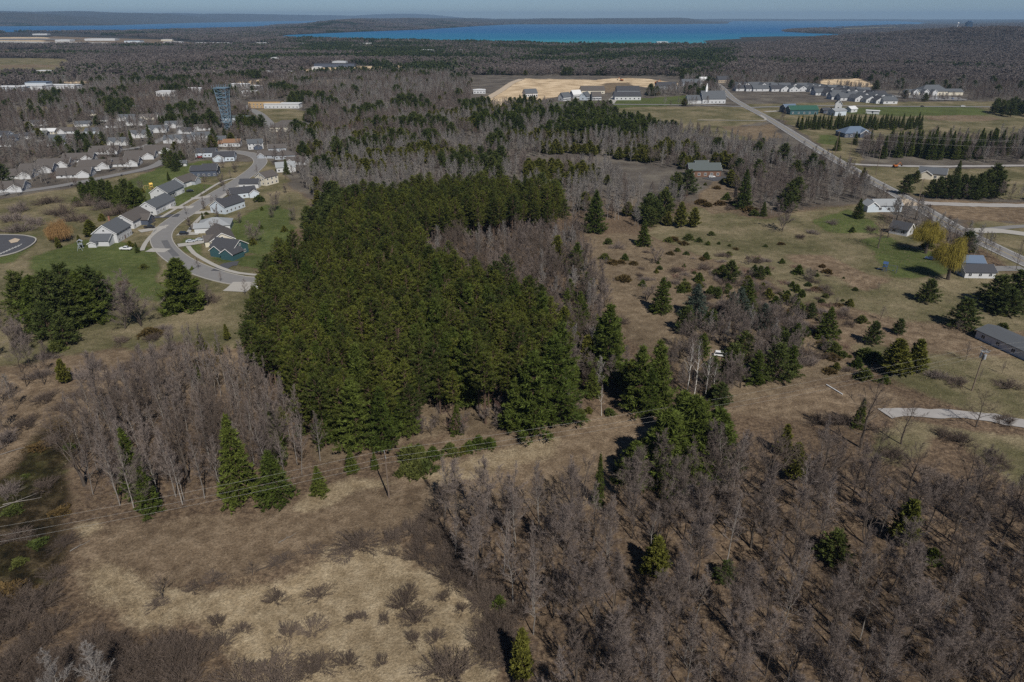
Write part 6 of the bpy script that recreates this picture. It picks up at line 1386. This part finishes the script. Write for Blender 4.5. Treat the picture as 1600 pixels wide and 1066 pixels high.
def line(label, p, q, sag, r=.012):
    a = MB(); n = 14
    P = [p.lerp(q, i / n) - Vector((0, 0, sag * 4 * (i / n) * (1 - i / n))) for i in range(n + 1)]
    t = TB(); t.tube(np.array([list(v) for v in P]), r, 4, .5); return tag(obj('power_line', t.mesh('power_line', [M['wire']])), label, 'wire')
A0, A1, A2 = G(-240, 955), G(608, 778), G(1518.4, 610.7)
yw = math.atan2(A2[1] - A1[1], A2[0] - A1[0]) + math.pi / 2
p1 = utility_pole('wooden utility pole standing alone in front of the pine stand', (608, 778), 709, yw)
p2 = utility_pole('tall wooden pole with transformers near the manufactured home', (1518.4, 610.7), 544, yw, 1, True)
p0 = utility_pole('wooden utility pole west of the tan field', (-240, 955), 900, yw, hfix=9.8)
p3 = utility_pole('wooden utility pole past the manufactured home', (1830, 560), 480, yw, hfix=10.5)
for i, nm in enumerate(('near', 'far', 'low')):
    line('%s wire from the lone pole out over the tan field' % nm, p0[i], p1[i], 1.0); line('%s wire from the lone pole to the transformer pole' % nm, p1[i], p2[i], 1.6); line('%s wire from the transformer pole past the home' % nm, p2[i], p3[i], .6)
q = [utility_pole('wooden pole at the main road bend, %s' % t, pc, yt, .4, 1) for pc, yt, t in [((1303, 250), 205, 'first of three'), ((1324, 259), 207, 'second of three'), ((1368, 274), 226, 'third of three'), ]]
qq = utility_pole('slim wooden pole at the junction before the pine row', (1434, 318), 279, .4, 1); utility_pole('slim wooden pole beside the ranch house drive', (1430, 342), 318, .4); utility_pole('leaning wooden pole above the garages', (1490, 373), 352, .4)
qe = utility_pole('wooden pole far along the side road', (1760, 264), 222, .4, 1)
for i, nm in enumerate(('upper', 'middle', 'lower')): line('%s wire strung across the spruce belt' % nm, q[1][i] + Vector((0, 0, .5 - i * 1.0)), qe[i] + Vector((0, 0, .5 - i)), 2.0, .03)
# ------------------------------------------------------------------ vehicles and small things
def car(label, pc, yaw, mat, kind='car', name='parked_car'):
    g = G(*pc); root = tag(obj(name, None, None, (g[0], g[1], g[2] + .06 + math.hypot(g[0], g[1]) * .00025), yaw), label, 'car' if kind != 'pickup' else 'pickup')
    W = .9
    prof = {'car': [(-2.2, .35), (2.2, .35), (2.28, .6), (2.1, .85), (1.1, .95), (.45, 1.42), (-1.1, 1.45), (-1.75, 1.0), (-2.2, .95), (-2.28, .6)],
            'suv': [(-2.3, .4), (2.3, .4), (2.36, .7), (2.2, 1.0), (1.2, 1.1), (.6, 1.72), (-1.9, 1.75), (-2.25, 1.1), (-2.34, .7)],
            'pickup': [(-2.8, .5), (2.8, .5), (2.85, .85), (2.7, 1.1), (1.5, 1.18), (1.0, 1.85), (-.6, 1.88), (-.75, 1.2), (-2.75, 1.2), (-2.85, .8)]}[kind]
    a = MB(); n = len(prof)
    a.add([(x, -W, z) for x, z in prof] + [(x, -W * (.82 if z > 1.2 else 1), z) for x, z in prof][:0], []) if False else None
    vs_ = [(x, -W * (.8 if z > 1.25 else 1), z) for x, z in prof] + [(x, W * (.8 if z > 1.25 else 1), z) for x, z in prof]
    a.add(vs_, [tuple(range(n)), tuple(range(n, 2 * n))[::-1]] + [((i + 1) % n, i, n + i, n + (i + 1) % n) for i in range(n)])
    obj('body', a.mesh('body', mat), root)
    zt = max(z for x, z in prof); f0 = [p for p in prof if p[1] > 1.25]; x1, x0 = max(p[0] for p in f0), min(p[0] for p in f0)
    for s in (-1, 1):
        b2 = MB(); y = s * W; yt = s * W * .83
        b2.add([(x0 - .25, y * .965, 1.02 if kind != 'pickup' else 1.25), (x1 + .35, y * .965, 1.02 if kind != 'pickup' else 1.25), (x1 - .02, yt, zt - .1), (x0 + .02, yt, zt - .1)], [(0, 1, 2, 3)]); 
        for v in range(4): b2.v[v] = (b2.v[v][0], b2.v[v][1] + s * .06, b2.v[v][2])
        obj('side_window', b2.mesh('side_window', M['glass']), root)
    b2 = MB(); b2.add([(x1 + .06, -W * .7, zt - .06), (x1 + .06, W * .7, zt - .06), (x1 + .56, W * .8, 1.06), (x1 + .56, -W * .8, 1.06)], [(0, 1, 2, 3)]); obj('windscreen', b2.mesh('windscreen', M['glass']), root, (.03, 0, .03))
    for x in (-1.35, 1.4):
        for s in (-1, 1):
            b2 = MB(); b2.tube((x * (1.2 if kind == 'pickup' else 1), s * .72, .33), (x * (1.2 if kind == 'pickup' else 1), s * .93, .33), .33, .33, 12); obj('wheel', b2.mesh('wheel', M['tyre']), root)
    for s in (-1, 1):
        b2 = MB(); b2.box(-.03, .04, -.17, .17, -.08, .08); obj('headlight', b2.mesh('headlight', M['lamp_lens']), root, (prof[2][0], s * .62, .72))
    root.scale = (.76, .76, .76)
    return root
car('white pickup parked on the drive of the large white house', (197, 391), -.05, M['car_white'], 'pickup', 'pickup_truck')
car('black pickup parked by the brown-grey roofed house', (234, 357), .1, M['car_black'], 'pickup', 'pickup_truck')
car('silver car parked at the kerb end of the teal house street drive', (298, 379), .35, M['car_silver']); car('silver-blue car parked behind the silver one', (313, 376.5), .3, M['car_silver'])
car('black car parked on the drive of the pale roofed house', (288, 367), .1, M['car_black'], 'suv'); car('white sport utility car parked in front of the log house', (1112, 278), .1, M['car_white'], 'suv')
car('white car parked among the leafless trees', (1126, 557), -.25, M['car_white'], 'suv'); car('dark car on the lawn road before the grey-brown house', (297, 300), .3, M['car_black']); car('white car parked by the villa street', (153, 268), .1, M['car_white'])
car('dark blue car beside the willow on the lawn', (1453, 406), 2.5, M['car_blue']); car('white truck on the estate road', (1504, 167.4), .02, M['car_white'], 'pickup', 'pickup_truck'); car('dark car on the estate road', (1441, 167.2), .02, M['car_black'])
car('dark car by the clinic portico', (1428, 151.5), .1, M['car_black']); car('red car before the villa entrance', (312, 247), .2, M['car_red']); car('dark car parked outside the row villa', (58, 272), .3, M['car_black']); car('white car parked by the church road house', (914, 163), .05, M['car_white'])
for k, x in enumerate((1450, 1462, 1474, 1488)): car('dark car in the clinic parking, %s from the portico' % ('first', 'second', 'third', 'fourth')[k], (x, 154.6 + k * .3), 1.4, M[('car_black', 'car_silver', 'car_black', 'car_blue')[k]])
# white beam on the grass
a, b2 = G(1291, 602), G(1316, 617); mb = MB(); v = Vector(b2) - Vector(a); mb.box(0, v.length, -.14, .14, .0, .16)
o = obj('white_beam', mb.mesh('white_beam', M['siding_white']), None, (a[0], a[1], min(a[2], b2[2]) + .1), math.atan2(v.y, v.x)); tag(o, 'long white beam lying on the grass near the gravel drive', 'beam')
# fallen pale trunks on the marsh
for k, (p, q2, lab) in enumerate([((0, 712), (80, 688), 'fallen pale trunk lying across the marsh, upper one'), ((-10, 800), (60, 770), 'fallen pale trunk lying across the marsh, middle one'), ((5, 790), (65, 778), 'fallen pale trunk lying across the marsh, short one'), ((110, 862), (140, 846), 'fallen pale branch at the marsh border'), ((400, 894), (440, 878), 'dark rotten log beside the brush in the field'), ((436, 850), (462, 834), 'pale stick lying on the upper field'), ((665, 888), (672, 872), 'dead stick standing up in the field border')]):
    a, b2 = Vector(G(*p)), Vector(G(*q2)); t = TB(); n = 6; P = np.array([list(a.lerp(b2, i / n) + Vector((random.uniform(-.12, .12), random.uniform(-.12, .12), .16 + .08 * math.sin(i)))) for i in range(n + 1)])
    t.tube(P, np.linspace(.085, .03, n + 1), 6, .5)
    s0 = P[2:5]; t.spikes(s0, s0 + np.array([[.8, .6, .5], [-.5, .9, .7], [.6, -.4, .6]]), .02, RNG)
    tag(obj('fallen_trunk', t.mesh('fallen_trunk', [M['bark_pale'] if 'pale' in lab else M['bark']])), lab, 'log')
# play sets
def play_set(label, pc, m1, m2):
    g = G(*pc); root = tag(obj('play_set', None, None, g, random.uniform(0, 3)), label, 'play set')
    a = MB(); 
    for x in (-1.8, 1.8):
        for s in (-1, 1): a.tube((x, s * .9, -.1), (x, 0, 2.4), .07, .07, 6)
    a.tube((-1.9, 0, 2.4), (1.9, 0, 2.4), .07, .07, 6); obj('swing_frame', a.mesh('swing_frame', m1), root)
    for x in (-.8, .6):
        a = MB(); a.box(x - .25, x + .25, -.12, .12, .6, .66); a.tube((x - .22, 0, .63), (x - .22, 0, 2.36), .015, .015, 4); a.tube((x + .22, 0, .63), (x + .22, 0, 2.36), .015, .015, 4); obj('swing', a.mesh('swing', m2), root)
    a = MB(); a.add([(1.9, -.3, 1.7), (1.9, .3, 1.7), (4.3, .3, .15), (4.3, -.3, .15), (1.9, -.3, 1.62), (1.9, .3, 1.62), (4.3, .3, .07), (4.3, -.3, .07)], [(0, 3, 2, 1), (4, 5, 6, 7), (0, 1, 5, 4), (1, 2, 6, 5), (2, 3, 7, 6), (3, 0, 4, 7)]); obj('slide', a.mesh('slide', m2), root)
    a = MB(); a.box(1.2, 2.6, -.8, .8, 1.6, 1.75); a.prism([(-1, 2.7), (0, 3.4), (1, 2.7), (0, 3.3)], 1.1, 2.7)
    for x in (1.3, 2.5):
        for s in (-.7, .7): a.tube((x, s, 0), (x, s, 2.8), .06, .06, 5)
    obj('platform', a.mesh('platform', m2), root)
play_set('yellow play set on the lawn behind the nested gable house', (231, 297), M['siding_yellow'], M['yellow']); play_set('small blue play set on the big lawn', (1391, 425), M['siding_dark'], M['car_blue']); play_set('grey play set on the lawn near the white house', (126, 390), M['metal'], M['siding_grey'])
# diggers in the sand pit
def digger(label, pc, yaw):
    g = G(*pc); root = tag(obj('excavator', None, None, (g[0], g[1], g[2] + .3), yaw), label, 'excavator')
    for s in (-1, 1):
        a = MB(); a.prism([(s * 1.4 - .4, 0), (s * 1.4 + .4, 0), (s * 1.4 + .4, .9), (s * 1.4 - .4, .9)], -2.2, 2.2); obj('track', a.mesh('track', M['tyre']), root)
    a = MB(); a.box(-2.4, 1.4, -1.4, 1.4, 1.0, 2.2); obj('body', a.mesh('body', M['orange']), root); a = MB(); a.box(0, 1.5, .2, 1.4, 2.2, 3.3); obj('cab', a.mesh('cab', M['glass']), root)
    a = MB(); a.tube((1.2, -.4, 1.8), (4.0, -.4, 4.6), .3, .25, 6); a.tube((4.0, -.4, 4.6), (6.0, -.4, 1.8), .22, .18, 6); obj('boom', a.mesh('boom', M['orange']), root); a = MB(); a.prism([(-.9, 1.9), (.1, 1.9), (.1, .8), (-.6, .8)], 5.6, 6.8); obj('bucket', a.mesh('bucket', M['tyre']), root)
digger('orange excavator at the east end of the sand pit', (1026, 131), .3); digger('orange excavator farther up the sand pit', (971, 127), 2.6); digger('red-orange machine beside the side road', (1399, 262), .2); bpy.data.objects['excavator.002'].scale = (.6, .6, .6)
# small white boxes and signs
for pc, lab in [((402, 452), 'white utility box on the grass at the street end'), ((1253, 184), 'yellow flag post by the barn drive')]:
    g = G(*pc); mb = MB(); mb.box(-.35, .35, -.35, .35, 0, .8); mb.box(-.4, .4, -.4, .4, .8, .9); tag(obj('utility_box', mb.mesh('utility_box', M['trim'] if 'white' in lab else M['yellow']), None, g), lab, 'utility box')
# ------------------------------------------------------------------ the air
mb = MB(); mb.box(-26500, 26500, -26500, 26500, -4, 230)
m, nt, b = nodes('haze_air'); nt.nodes.remove(b)
pv = nt.nodes.new('ShaderNodeVolumePrincipled'); pv.inputs['Color'].default_value = (.46, .70, 1.0, 1); pv.inputs['Density'].default_value = 6e-5; pv.inputs['Anisotropy'].default_value = 0.1
nt.links.new(pv.outputs[0], nt.nodes['Material Output'].inputs['Volume'])
tag(obj('haze', mb.mesh('haze', m)), 'thin blue haze over the far land', 'haze', None, 'stuff')
